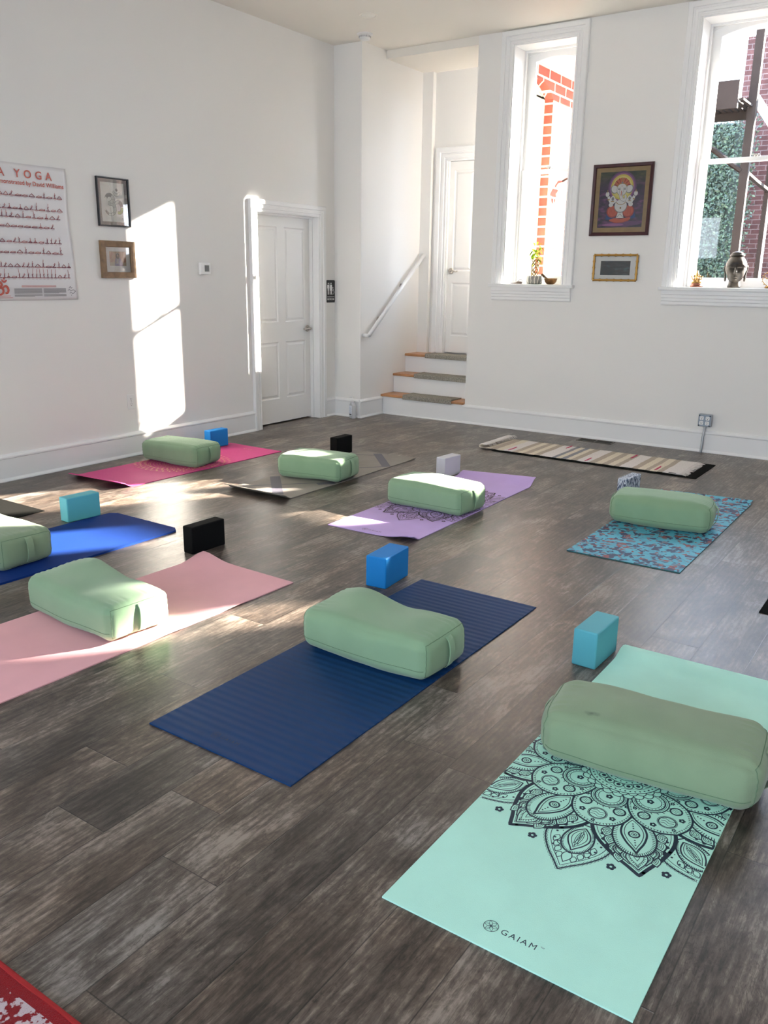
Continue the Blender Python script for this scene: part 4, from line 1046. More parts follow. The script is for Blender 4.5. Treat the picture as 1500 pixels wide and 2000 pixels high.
# ------------------------------------------------------------------ things on the left wall
def om_lines(s=1.0):
    """centre lines of the om sign: (points, width) in a unit box about 1 wide"""
    three = smooth_curve([(-0.40, 0.22), (-0.30, 0.36), (-0.12, 0.38), (0.00, 0.24), (-0.08, 0.09), (-0.22, 0.03), (-0.04, 0.01), (0.08, -0.14), (0.03, -0.34), (-0.15, -0.44), (-0.34, -0.38), (-0.46, -0.22)], 7)
    tail = smooth_curve([(0.05, -0.02), (0.16, 0.08), (0.30, 0.12), (0.42, 0.02), (0.46, -0.16), (0.38, -0.32), (0.22, -0.34)], 7)
    moon = smooth_curve([(0.02, 0.56), (0.12, 0.44), (0.26, 0.42), (0.40, 0.52)], 6)
    def w(n, a, b, c): return [a+(b-a)*min(1, 3*i/n) if i < n/2 else b+(c-b)*max(0, (i-n*0.6)/(n*0.4)) for i in range(n)]
    sc_ = lambda P: [(p[0]*s, p[1]*s) for p in P]
    return [(sc_(three), [x*s for x in w(len(three), 0.10, 0.13, 0.04)]), (sc_(tail), [x*s for x in w(len(tail), 0.05, 0.13, 0.09)]), (sc_(moon), [x*s for x in w(len(moon), 0.03, 0.10, 0.03)])]
def om_sign(ink, c, s, mi, sw=None):
    for P, w in om_lines(s): ink.stroke([(p[0]+c[0], p[1]+c[1]) for p in P], w if sw is None else [x+sw for x in w], mi)
    d = 0.075*s; x, y = c[0]+0.21*s, c[1]+0.62*s
    ink.poly([(x, y+d*1.2), (x+d, y), (x, y-d*1.1), (x-d, y)], mi)

def paper_mat():
    return pbr('glossy_poster_paper', (0.72, 0.71, 0.72), 0.28, spec=0.5, bump=0.0)
def poster():
    W, Hh = 1.22, 0.905; root = empty('poster', (0.0, 3.425, 1.255), ROT_L)
    tag(root, 'laminated white yoga pose poster with red lettering on the left wall', 'poster')
    mb = MB(); nx, ny = 48, 36; g = []
    for j in range(ny+1):
        row = []
        for i in range(nx+1):
            u, v = i/nx, j/ny
            x = -W/2+u*W + 0.0; y = v*Hh
            k = 0.5+0.5*noise.noise(Vector((x*5, y*7, 0.3)))
            z = 0.004+0.006*k*(0.35+abs(2*u-1)**3)
            if u > 0.97 and 0.35 < v < 0.9: x -= 0.012*math.sin((v-0.35)/0.55*math.pi)
            if u > 0.95: x += 0.020*(0.5-v)
            row.append(mb.bm.verts.new((x, y, z)))
        g.append(row)
    for j in range(ny):
        for i in range(nx): mb.bm.faces.new((g[j][i], g[j][i+1], g[j+1][i+1], g[j+1][i]))
    sh = mb.build('sheet', paper_mat(), root, smooth=True)
    md = sh.modifiers.new('t', 'SOLIDIFY'); md.thickness = 0.0006; md.offset = -1
    red = pbr('brick_red_ink', (0.50, 0.10, 0.07), 0.4); grey_ = pbr('grey_print', (0.30, 0.29, 0.30), 0.5); plum = pbr('plum_print', (0.20, 0.06, 0.08), 0.5); pinkp = pbr('pink_print', (0.46, 0.19, 0.18), 0.5)
    zf = 0.0125
    # heading: the visible end reads A YOGA
    text_mesh('heading', 'ASHTANGA YOGA', 0.074, red, root, (0.480, 0.815, zf), align='RIGHT', space=1.72, bold=0.0012)
    text_mesh('subheading', 'Demonstrated by David Williams', 0.0405, red, root, (0.572, 0.768, zf), align='RIGHT', bold=0.0006)
    rnd = random.Random(8); ink = Ink(step=0)
    rows = [(0.640, -0.56, 0.560), (0.545, -0.56, 0.560), (0.475, -0.40, 0.560), (0.395, -0.56, 0.480), (0.300, -0.56, 0.555), (0.232, -0.56, 0.545), (0.155, -0.56, 0.572), (0.082, -0.56, 0.585)]
    rows = [(y+0.035+d_, a, b) for (y, a, b), d_ in zip(rows, (0.018, 0.027, 0.043, 0.059, 0.053, 0.050, 0.034, 0.034))]
    for ri, (y, a, b) in enumerate(rows):
        x = a
        while x < b:
            kind = rnd.choice(['long', 'long', 'tri', 'sit', 'up', 'twist'] if ri != 7 or x < 0.18 or x > 0.45 else ['tall'])
            if kind == 'tall': kind = 'up'
            w = {'long': 0.050, 'tri': 0.046, 'sit': 0.034, 'up': 0.030, 'twist': 0.036}[kind]*rnd.uniform(0.85, 1.15)
            if x+w > b+0.01: break
            h = 0.006
            ink.rect(x, x+w*0.97, y, y+h, 1); cx = x+w/2
            if rnd.random() < 0.5: ink.rect(x+w*0.1, x+w*0.9, y, y+h*0.6, 2)
            if kind == 'long':
                ink.stroke([(x+0.004, y+h), (cx-0.004, y+0.013), (cx+0.010, y+0.010), (x+w-0.004, y+h+0.001)], 0.0042, 2); ink.disc((x+w-0.006, y+0.011), 0.0032, 1)
            elif kind == 'tri':
                ink.stroke([(x+0.004, y+h), (cx, y+0.024), (x+w-0.005, y+h)], 0.0045, 1); ink.stroke([(cx, y+0.022), (cx+0.010, y+0.009)], 0.004, 2)
            elif kind == 'sit':
                ink.poly([(x+0.003, y+h), (cx, y+0.016), (x+w-0.003, y+h)], 1); ink.stroke([(cx, y+0.010), (cx+0.001, y+0.026)], 0.0065, 2); ink.disc((cx, y+0.031), 0.0034, 1)
            elif kind == 'up':
                hh = rnd.uniform(0.038, 0.056) if ri != 7 else 0.062
                ink.stroke([(cx, y+h), (cx+rnd.uniform(-.004, .004), y+0.028)], 0.0070, 1); ink.stroke([(cx, y+0.024), (cx+rnd.uniform(-.006, .006), y+hh)], 0.0040, 2); ink.disc((cx+0.004, y+0.028), 0.003, 1)
            else:
                ink.stroke([(x+0.004, y+h), (cx, y+0.012), (cx+0.004, y+0.026)], 0.006, 1); ink.stroke([(cx-0.008, y+0.020), (cx+0.012, y+0.024)], 0.0032, 2); ink.disc((cx+0.005, y+0.030), 0.0034, 2)
            ink.rect(x+w*0.25, x+w*0.75, y-0.007, y-0.0045, 3)
            x += w*rnd.uniform(1.0, 1.12)
    ink.build('pose_rows', [red, plum, pinkp, pbr('pale_print', (0.50, 0.40, 0.41), 0.5)], root, (0, 0, zf-0.002))
    ink = Ink(step=0.00002); om_sign(ink, (0.015, 0.085), 0.100, 0, 0.004); ink.build('om_emblem', red, root, (0, 0, zf))
    ink = Ink(step=0)
    for x0, x1 in ((-0.32, -0.08), (0.105, 0.322), (0.335, 0.52)):
        for k in range(11):
            if k == 7: continue
            y = 0.078-k*0.0052; ink.rect(x0, x1-rnd.choice([0, 0, 0.02, 0.06])*(k in (6, 10)), y, y+0.0035, 0)
    for k in range(2): ink.rect(0.165, 0.440, 0.097-k*0.007, 0.100-k*0.007, 1)
    ink.rect(-0.05, 0.075, 0.030, 0.033, 1); ink.rect(-0.07, 0.09, 0.018, 0.0205, 1)
    ink.build('fine_print', [grey_, red], root, (0, 0, zf))
    ink = Ink(step=0)
    for P in ([(0.545, 0.080), (0.56, 0.095), (0.563, 0.082), (0.575, 0.088)], [(0.535, 0.066), (0.55, 0.072), (0.56, 0.062), (0.58, 0.070), (0.60, 0.060), (0.585, 0.052)], [(0.55, 0.045), (0.562, 0.052), (0.575, 0.043), (0.59, 0.050)], [(0.56, 0.030), (0.567, 0.034)]):
        ink.stroke(smooth_curve(P, 5), 0.0028, 0)
    ink.build('signature', pbr('black_marker', (0.03, 0.03, 0.05), 0.5), root, (0, 0, zf))
poster()

def frame_sweep(w, h, prof):
    """mitred frame round a w x h sight opening; prof = (outward offset, height)"""
    mb = MB(); rows = []
    for d, t in prof:
        rows.append([mb.bm.verts.new(p) for p in ((-w/2-d, -h/2-d, t), (w/2+d, -h/2-d, t), (w/2+d, h/2+d, t), (-w/2-d, h/2+d, t))])
    n = len(prof)
    for i in range(n):
        for k in range(4): mb.bm.faces.new((rows[i][k], rows[i][(k+1) % 4], rows[(i+1) % n][(k+1) % 4], rows[(i+1) % n][k]))
    return mb
def wood(name, col, rough=0.4, scale=(1, 12, 1), var=0.25):
    m, nt, b = newmat(name); L = nt.links.new; tc = nt.nodes.new('ShaderNodeTexCoord'); mp = nt.nodes.new('ShaderNodeMapping'); mp.inputs['Scale'].default_value = scale
    n = nt.nodes.new('ShaderNodeTexNoise'); n.inputs['Scale'].default_value = 9; n.inputs['Detail'].default_value = 5; L(tc.outputs['Object'], mp.inputs[0]); L(mp.outputs[0], n.inputs['Vector'])
    cr = ramp(nt, [(0.3, tuple(c*(1-var) for c in col)), (0.7, tuple(min(1, c*(1+var)) for c in col))]); L(n.outputs[0], cr.inputs[0]); L(cr.outputs[0], b.inputs['Base Color']); b.inputs['Roughness'].default_value = rough
    return m
pic_glass = pane_mat('picture_glass', 0.75)
# om picture
F1 = empty('framed_picture', (0.001, 4.428, 1.965), ROT_L); tag(F1, 'black framed om sign drawing with a touch of green, hung above the wooden frame', 'framed picture', 'small pictures on the left wall')
frame_sweep(0.273, 0.330, [(0, 0.004), (0, 0.018), (0.003, 0.022), (0.009, 0.022), (0.011, 0.018), (0.011, 0)]).build('frame', M['black_plastic'], F1)
boxes('mount', pbr('warm_grey_mount', (0.095, 0.082, 0.075), 0.6), [(-0.137, 0.137, -0.166, 0.166, 0.002, 0.006)], parent=F1)
boxes('paper', pbr('sketch_paper', (0.80, 0.82, 0.78), 0.7), [(-0.110, 0.105, -0.140, 0.140, 0.006, 0.0065)], parent=F1)
ink = Ink(step=0.00004); om_sign(ink, (0.0, -0.015), 0.17, 0, 0.0075)
for P, w in om_lines(0.17): ink.stroke([(p[0], p[1]-0.015) for p in P], [x+0.0028 for x in w], 1)
P, w = om_lines(0.17)[1]; k = int(len(P)*0.62); ink.stroke([(p[0], p[1]-0.015) for p in P[k:]], [x+0.0028 for x in w[k:]], 2)
P, w = om_lines(0.17)[0]
for a, b, mi in ((0.05, 0.22, 3), (0.86, 0.97, 3)): ink.stroke([(p[0], p[1]-0.015) for p in P[int(len(P)*a):int(len(P)*b)]], [x+0.0028 for x in w[int(len(P)*a):int(len(P)*b)]], mi)
P, w = om_lines(0.17)[1]; ink.stroke([(p[0], p[1]-0.015) for p in P[14:26]], [x+0.0028 for x in w[14:26]], 3)
for a in (0.3, 0.4, 0.52, 0.62, 0.74):
    P, w = om_lines(0.17)[0]; i = int(len(P)*a); ink.stroke([(P[i][0]-w[i]/2, P[i][1]-0.015), (P[i][0]+w[i]/2, P[i][1]-0.012)], 0.0012, 0)
ink.rect(0.075, 0.085, -0.117, -0.112, 3)
ink.build('om_drawing', [pbr('pencil', (0.06, 0.065, 0.06), 0.7), pbr('paper_fill', (0.70, 0.72, 0.67), 0.7), pbr('lime_ink', (0.35, 0.46, 0.07), 0.7), pbr('graphite', (0.20, 0.21, 0.19), 0.7)], F1, (0, 0, 0.0068))
boxes('glazing', pic_glass, [(-0.137, 0.137, -0.166, 0.166, 0.010, 0.0115)], parent=F1)
# robed figure picture in a wood frame
F2 = empty('framed_picture', (0.001, 4.434, 1.548), ROT_L); tag(F2, 'brown wood framed picture of a seated person in a lilac robe', 'framed picture', 'small pictures on the left wall')
frame_sweep(0.232, 0.185, [(0, 0.004), (0, 0.020), (0.004, 0.024), (0.042, 0.026), (0.045, 0.022), (0.045, 0)]).build('frame', wood('rustic_brown_wood', (0.22, 0.135, 0.07), 0.6, (3, 3, 3)), F2)
boxes('mount', pbr('white_mount', (0.82, 0.80, 0.79), 0.7), [(-0.117, 0.117, -0.094, 0.094, 0.002, 0.007)], parent=F2)
ink = Ink(step=0.00004)
ink.rect(-0.078, 0.078, -0.045, 0.060, 0)
for x, mi in ((-0.060, 1), (0.062, 1)):
    for k in range(5): ink.ell((x+0.006*math.sin(k*2), -0.02+k*0.016), 0.010, 0.012, mi, 8)
ink.rect(-0.078, 0.078, -0.045, -0.020, 5)
ink.poly([(-0.032, -0.045), (-0.026, 0.000), (-0.010, 0.018), (0.012, 0.018), (0.028, 0.004), (0.040, -0.020), (0.044, -0.045)], 2)
ink.poly([(-0.016, -0.030), (-0.012, 0.014), (0.006, 0.014), (0.004, -0.028)], 3)
ink.ell((0.0, 0.026), 0.016, 0.022, 4); ink.ell((0.0, 0.028), 0.008, 0.012, 6); ink.ell((0, 0.016), 0.007, 0.008, 4)
ink.ell((-0.014, -0.020), 0.007, 0.004, 6)
ink.build('portrait', [pbr('tan_print', (0.42, 0.26, 0.16), 0.6), pbr('rust_print', (0.30, 0.13, 0.08), 0.6), pbr('lilac_robe_print', (0.23, 0.18, 0.27), 0.6), pbr('white_robe_print', (0.5, 0.45, 0.42), 0.6), pbr('dark_hair_print', (0.07, 0.035, 0.025), 0.6), pbr('sand_print', (0.40, 0.30, 0.20), 0.6), pbr('skin_print', (0.36, 0.21, 0.14), 0.6)], F2, (0, 0, 0.0072))
boxes('glazing', pic_glass, [(-0.117, 0.117, -0.094, 0.094, 0.011, 0.0125)], parent=F2)
# thermostat
T = boxes('thermostat', M['white_plastic'], [(-0.060, 0.060, -0.050, 0.050, 0, 0.026)], loc=(0.0, 5.338, 1.494), rot=ROT_L, bevel=0.006, seg=3)
tag(T, 'small white thermostat with a grey screen on the left wall', 'thermostat')
boxes('screen', pbr('grey_screen', (0.12, 0.12, 0.115), 0.25), [(-0.010, 0.042, -0.024, 0.028, 0.0255, 0.0272)], parent=T)
ink = Ink(); 
for x in (-0.012, 0.006): ink.stroke([(x, 0.012), (x+0.010, 0.012), (x+0.010, 0.0), (x, -0.012), (x+0.010, -0.012)], 0.002, 0)
ink.build('digits', pbr('digit_ink', (0.03, 0.03, 0.03), 0.5), T, (0, 0, 0.0273))
# receptacle on the left wall
def receptacle_face(ink, c, r, slots=1):
    x, y = c
    ink.poly([(x-r*0.8, y-r), (x+r*0.8, y-r), (x+r, y-r*0.5), (x+r, y+r*0.5), (x+r*0.8, y+r), (x-r*0.8, y+r), (x-r, y+r*0.5), (x-r, y-r*0.5)], 0)
    ink.rect(x-r*0.48, x-r*0.30, y-0.05*r, y+r*0.62, 1); ink.rect(x+r*0.30, x+r*0.46, y-0.02*r, y+r*0.55, 1); ink.disc((x, y-r*0.48), r*0.22, 1, 10)
O1 = boxes('wall_outlet', M['white_plastic'], [(-0.036, 0.036, -0.060, 0.060, 0, 0.006)], loc=(0.0, 4.470, 0.442), rot=ROT_L, bevel=0.003)
tag(O1, 'white two-socket wall outlet low on the left wall', 'outlet')
ink = Ink(step=0.0003); receptacle_face(ink, (0, 0.021), 0.016); receptacle_face(ink, (0, -0.021), 0.016); ink.disc((0, 0), 0.003, 1)
ink.build('sockets', [M['white_plastic'], pbr('slot_shadow', (0.16, 0.15, 0.15), 0.6)], O1, (0, 0, 0.0062))
# restroom sign
S1 = MB()
pts = []
for cx, cy, a0 in ((0.062, -0.098, -90), (0.062, 0.098, 0), (-0.062, 0.098, 90), (-0.062, -0.098, 180)):
    for k in range(5): pts.append((cx+0.014*math.cos(R(a0+22.5*k)), cy+0.014*math.sin(R(a0+22.5*k))))
S1.prism(pts, 2, 0, 0.004); S1 = S1.build('restroom_sign', M['black_plastic'], loc=(0.0, 7.108, 1.293), rot=ROT_L)
S1.location.y = 7.112
tag(S1, 'black restroom sign with white figures beside the door', 'sign')
S1.scale = (0.93, 1, 1)
ink = Ink(step=0.00005)
def person(x, skirt):
    ink.disc((x, 0.078), 0.009, 0, 14)
    ink.poly([(x-0.016, 0.066), (x+0.016, 0.066), (x+0.020, 0.030), (x+0.014, 0.030), (x+0.012, 0.050), (x+(0.020 if skirt else 0.011), 0.008), (x+0.009, 0.008), (x+0.009, -0.032), (x+0.001, -0.032), (x+0.001, 0.006), (x-0.001, 0.006), (x-0.001, -0.032), (x-0.009, -0.032), (x-0.009, 0.008), (x-(0.020 if skirt else 0.011), 0.008), (x-0.012, 0.050), (x-0.014, 0.030), (x-0.020, 0.030)], 0)
person(-0.044, False); person(0.006, True); ink.rect(-0.0205, -0.0180, -0.034, 0.086, 0)
ink.disc((0.040, 0.036), 0.0065, 0, 12); ink.stroke([(0.041, 0.028), (0.042, 0.004), (0.056, 0.004), (0.063, -0.018)], 0.0055, 0); ink.stroke([(0.041, 0.017), (0.054, 0.017)], 0.004, 0)
ink.stroke([(0.038+0.019*math.cos(R(a)), -0.010+0.019*math.sin(R(a))) for a in range(110, 360, 20)], 0.0035, 0)
ink.rect(-0.064, 0.064, -0.057, -0.053, 0)
ink.build('pictogram', M['ink_white'], S1, (0, 0, 0.0042))
text_mesh('lettering', 'RESTROOM', 0.0235, M['ink_white'], S1, (0, -0.086, 0.0043), align='CENTER', bold=0.0004)

# ------------------------------------------------------------------ things on the back wall
G = empty('framed_picture', (2.838, BY-0.001, 2.120), ROT_B); tag(G, 'dark red framed painting of a seated elephant-headed figure between the windows', 'framed picture')
frame_sweep(0.475, 0.535, [(0, 0.003), (0, 0.016), (0.004, 0.022), (0.024, 0.024), (0.029, 0.020), (0.029, 0)]).build('frame', wood('dark_red_wood', (0.045, 0.006, 0.008), 0.3, (2, 2, 2), 0.3), G)
boxes('mount', pbr('gold_fabric_mount', (0.30, 0.195, 0.075), 0.6, var=0.12, vscale=30), [(-0.238, 0.238, -0.268, 0.268, 0.002, 0.006)], parent=G)
def night_mat():
    m, nt, b = newmat('painted_night_violet'); L = nt.links.new; tc = nt.nodes.new('ShaderNodeTexCoord'); mp = nt.nodes.new('ShaderNodeMapping'); mp.inputs['Scale'].default_value = (1, 2.2, 1)
    n = nt.nodes.new('ShaderNodeTexNoise'); n.inputs['Scale'].default_value = 16; n.inputs['Detail'].default_value = 4; L(tc.outputs['Object'], mp.inputs[0]); L(mp.outputs[0], n.inputs['Vector'])
    sep = nt.nodes.new('ShaderNodeSeparateXYZ'); L(tc.outputs['Object'], sep.inputs[0])
    c1 = ramp(nt, [(0.35, (0.012, 0.010, 0.022)), (0.52, (0.045, 0.018, 0.055)), (0.68, (0.16, 0.05, 0.15))]); L(n.outputs[0], c1.inputs[0])
    c2 = ramp(nt, [(0.35, (0.012, 0.020, 0.012)), (0.60, (0.05, 0.055, 0.02)), (0.72, (0.12, 0.11, 0.03))]); L(n.outputs[0], c2.inputs[0])
    mr = nt.nodes.new('ShaderNodeMapRange'); mr.inputs[1].default_value = 0.10; mr.inputs[2].default_value = 0.20; L(sep.outputs['Y'], mr.inputs[0])
    mx = nt.nodes.new('ShaderNodeMixRGB'); L(mr.outputs[0], mx.inputs[0]); L(c1.outputs[0], mx.inputs[1]); L(c2.outputs[0], mx.inputs[2]); L(mx.outputs[0], b.inputs['Base Color']); b.inputs['Roughness'].default_value = 0.6; return m
ink = Ink(step=0.00002)
W_, BK, YE, VI, OR, RE, GR, BL, GO, NI, PK = range(11)
ink.rect(-0.200, 0.200, -0.228, 0.232, NI)
for k, (r, mi) in enumerate(((0.125, VI), (0.112, PK), (0.100, YE), (0.086, 11))): ink.ell((0.0, 0.105), r, r*1.04, mi, 40)
ink.ell((0.03, -0.195), 0.16, 0.022, VI, 24); ink.ell((-0.06, -0.205), 0.10, 0.012, PK, 20)
# blue cloth behind, lotus seat
ink.poly([(-0.13, -0.16), (-0.12, -0.10), (-0.06, -0.11), (-0.05, -0.165)], BL); ink.poly([(0.05, -0.165), (0.07, -0.10), (0.12, -0.08), (0.14, -0.15)], BL)
ink.poly(smooth_curve([(-0.095, -0.165), (-0.05, -0.150), (0.0, -0.155), (0.05, -0.150), (0.095, -0.145), (0.08, -0.172), (0.04, -0.182), (0.0, -0.186), (-0.05, -0.184)], 5, True), OR)
ink.stroke(smooth_curve([(-0.095, -0.170), (-0.04, -0.187), (0.03, -0.186), (0.095, -0.160)], 6), 0.004, RE)
# crossed legs in orange cloth
for sg in (-1, 1):
    ink.ell((sg*0.072, -0.095), 0.052, 0.050, RE, 26, sg*0.5); ink.ell((sg*0.070, -0.092), 0.044, 0.042, OR, 26, sg*0.5)
    for k in range(4): ink.stroke([(sg*(0.045+0.014*k), -0.060), (sg*(0.055+0.014*k), -0.125)], 0.0025, RE)
ink.poly([(-0.035, -0.150), (-0.02, -0.100), (0.02, -0.100), (0.035, -0.150)], W_); ink.stroke([(-0.03, -0.145), (0.0, -0.115), (0.03, -0.145)], 0.003, BK)
# belly, chest, necklaces
ink.ell((0, -0.050), 0.058, 0.056, GR, 30); ink.ell((0, -0.047), 0.053, 0.052, W_, 30); ink.disc((0.0, -0.066), 0.008, GO, 10); ink.disc((0.0, -0.066), 0.004, BK, 10)
ink.stroke(smooth_curve([(-0.045, -0.015), (-0.02, -0.035), (0.02, -0.035), (0.045, -0.015)], 5), 0.005, GO)
# four arms
for sg in (-1, 1):
    ink.stroke(smooth_curve([(sg*0.045, 0.005), (sg*0.085, -0.020), (sg*0.115, 0.030)], 6), [0.030]*6+[0.024]*7, W_)
    ink.stroke([(sg*0.104, 0.008), (sg*0.122, 0.002)], 0.010, GO)
    ink.ell((sg*0.126, 0.050), 0.017, 0.021, W_, 16); ink.stroke([(sg*0.126, 0.060), (sg*0.126, 0.085)], 0.006, GO)
    ink.ell((sg*0.075, 0.010), 0.019, 0.026, W_, 16); ink.ell((sg*0.075, 0.010), 0.011, 0.016, GR, 14); ink.stroke([(sg*0.062, -0.010), (sg*0.09, -0.010)], 0.006, GO)
    ink.ell((sg*0.088, -0.038), 0.020, 0.018, W_, 16)
# ears, head, trunk, crown
for sg in (-1, 1):
    ink.ell((sg*0.068, 0.088), 0.032, 0.036, GR, 22, -sg*0.5); ink.ell((sg*0.066, 0.090), 0.026, 0.031, W_, 22, -sg*0.5)
for k in range(13):
    a = R(15+150*k/12); ink.poly([polar((0, 0.108), 0.030, a-0.10), polar((0, 0.108), 0.072, a-0.10), polar((0, 0.108), 0.076, a), polar((0, 0.108), 0.072, a+0.10), polar((0, 0.108), 0.030, a+0.10)], OR if k % 2 else RE)
ink.ell((0, 0.085), 0.046, 0.052, GR, 28); ink.ell((0, 0.086), 0.043, 0.049, W_, 28)
ink.stroke(smooth_curve([(-0.045, 0.112), (-0.02, 0.132), (0.02, 0.132), (0.045, 0.112)], 5), 0.008, GO); ink.disc((0, 0.140), 0.009, GR, 12); ink.ell((0, 0.168), 0.007, 0.016, GO, 12)
tr = smooth_curve([(0.0, 0.085), (-0.006, 0.050), (0.004, 0.012), (0.028, -0.002), (0.040, 0.020), (0.034, 0.040)], 7)
ink.stroke(tr, [0.040-0.026*i/len(tr) for i in range(len(tr))], GR); ink.stroke(tr, [0.034-0.024*i/len(tr) for i in range(len(tr))], W_)
for k in range(5): ink.stroke([(-0.016+k*0.002, 0.058-k*0.011), (0.010+k*0.002, 0.058-k*0.011)], 0.0015, GR)
ink.stroke([(-0.002, 0.075), (-0.004, 0.035)], 0.006, OR)
for sg in (-1, 1):
    ink.ell((sg*0.024, 0.088), 0.011, 0.005, BK, 14); ink.disc((sg*0.024, 0.088), 0.003, W_, 8); ink.stroke([(sg*0.012, 0.098), (sg*0.036, 0.098)], 0.002, BK)
ink.stroke([(-0.006, 0.118), (0, 0.108), (0.006, 0.118)], 0.002, OR)
ink.build('painting', [pbr('paint_ivory', (0.66, 0.64, 0.60), 0.6), pbr('paint_black', (0.02, 0.02, 0.02), 0.6), pbr('paint_yellow', (0.58, 0.47, 0.08), 0.6), pbr('paint_violet', (0.11, 0.04, 0.12), 0.6), pbr('paint_orange', (0.50, 0.10, 0.05), 0.6), pbr('paint_red', (0.30, 0.03, 0.02), 0.6), pbr('paint_grey', (0.20, 0.20, 0.20), 0.6), pbr('paint_blue', (0.01, 0.045, 0.16), 0.6), pbr('paint_gold', (0.36, 0.20, 0.05), 0.6), night_mat(), pbr('paint_mauve', (0.26, 0.09, 0.22), 0.6), pbr('paint_pale_yellow', (0.66, 0.58, 0.18), 0.6)], G, (0, 0, 0.0062))
boxes('glazing', pic_glass, [(-0.238, 0.238, -0.268, 0.268, 0.010, 0.0115)], parent=G)
# gilt bamboo frame
G2 = empty('framed_picture', (2.836, BY-0.001, 1.552), ROT_B); tag(G2, 'small gilt bamboo framed dark landscape below the painting', 'framed picture')
gilt = pbr('gilt', (0.42, 0.24, 0.06), 0.35, metal=0.7)
mb = MB(); w2, h2 = 0.196, 0.107
def bamboo(a, b, n):
    a, b = Vector(a), Vector(b); pts, rr = [], []
    for i in range(n*6+1):
        t = i/(n*6); pts.append(a+(b-a)*t); k = (i % 6)/6; rr.append(0.0105+0.0030*(1 if i % 6 == 0 else 0)-0.001*math.sin(k*math.pi))
    mb.tube(pts, rr, 10)
for s1, s2, n in (((-w2, -h2), (w2, -h2), 6), ((w2, -h2), (w2, h2), 4), ((w2, h2), (-w2, h2), 6), ((-w2, h2), (-w2, -h2), 4)): bamboo((*s1, 0.013), (*s2, 0.013), n)
mb.build('frame', gilt, G2, smooth=True)
boxes('mount', pbr('cream_mount', (0.80, 0.78, 0.72), 0.7), [(-0.19, 0.19, -0.1, 0.1, 0.002, 0.006)], parent=G2)
def dusk():
    m, nt, b = newmat('dusk_landscape_print'); L = nt.links.new; tc = nt.nodes.new('ShaderNodeTexCoord'); mp = nt.nodes.new('ShaderNodeMapping'); mp.inputs['Scale'].default_value = (1, 3, 1)
    n = nt.nodes.new('ShaderNodeTexNoise'); n.inputs['Scale'].default_value = 14; n.inputs['Detail'].default_value = 3; L(tc.outputs['Object'], mp.inputs[0]); L(mp.outputs[0], n.inputs['Vector'])
    cr = ramp(nt, [(0.3, (0.012, 0.028, 0.035)), (0.45, (0.03, 0.035, 0.03)), (0.55, (0.045, 0.04, 0.035)), (0.68, (0.05, 0.10, 0.11))]); L(n.outputs[0], cr.inputs[0]); L(cr.outputs[0], b.inputs['Base Color']); b.inputs['Roughness'].default_value = 0.5; return m
boxes('print', dusk(), [(-0.135, 0.135, -0.063, 0.057, 0.006, 0.0066)], parent=G2)
boxes('glazing', pic_glass, [(-0.187, 0.187, -0.098, 0.098, 0.009, 0.0102)], parent=G2)
# metal outlet box with conduit
OB = empty('outlet_box', (3.762, BY, 0.281), ROT_B); tag(OB, 'grey steel four-socket outlet box with conduit on the back wall', 'outlet')
galv = pbr('galvanised_steel', (0.36, 0.385, 0.41), 0.42, metal=0.6)
boxes('box', galv, [(-0.056, 0.056, -0.053, 0.055, 0, 0.045)], parent=OB, bevel=0.006)
boxes('cover', pbr('steel_cover', (0.26, 0.31, 0.37), 0.35, metal=0.5), [(-0.052, 0.052, -0.050, 0.051, 0.045, 0.0475)], parent=OB, bevel=0.002)
ink = Ink(step=0.0004)
for x in (-0.026, 0.024):
    for y in (0.021, -0.021): receptacle_face(ink, (x, y), 0.0165)
for x in (-0.044, 0.044):
    for y in (-0.043, 0.043): ink.disc((x, y), 0.006, 1, 8)
ink.build('sockets', [M['white_plastic'], M['black_plastic']], OB, (0, 0, 0.0478))
cp = smooth_curve([(0.002, -0.05, 0.022), (0.001, -0.10, 0.028), (-0.001, -0.15, 0.040), (0.001, -0.22, 0.048), (-0.002, -0.283, 0.050)], 8)
MB().tube(cp, 0.0105, 12).build('conduit', galv, OB, smooth=True)
MB().tube([(0.002, -0.048, 0.022), (0.002, -0.066, 0.023)], 0.015, 8).build('coupling', galv, OB, angle=30)
# floor vent
V = boxes('floor_vent', pbr('bronze_vent', (0.10, 0.085, 0.065), 0.4, metal=0.6), [(0, 0.335, 0, 0.012, 0, 0.005), (0, 0.335, 0.108, 0.120, 0, 0.005), (0, 0.014, 0.012, 0.108, 0, 0.005), (0.321, 0.335, 0.012, 0.108, 0, 0.005), (0.163, 0.172, 0.012, 0.108, 0, 0.005)], loc=(2.665, 7.408, 0), bevel=0.001)
tag(V, 'bronze floor vent between the striped rug and the back wall', 'floor vent')
mb = MB()
for k in range(14): mb.box(0.014, 0.321, 0.014+k*0.0068, 0.0165+k*0.0068, 0.0005, 0.0032)
mb.build('louvres', pbr('dark_bronze', (0.05, 0.045, 0.035), 0.5, metal=0.5), V)
boxes('opening', M['dark'], [(0.014, 0.321, 0.012, 0.108, 0.0, 0.0006)], parent=V)  # near-black sheet standing for the shade inside the vent
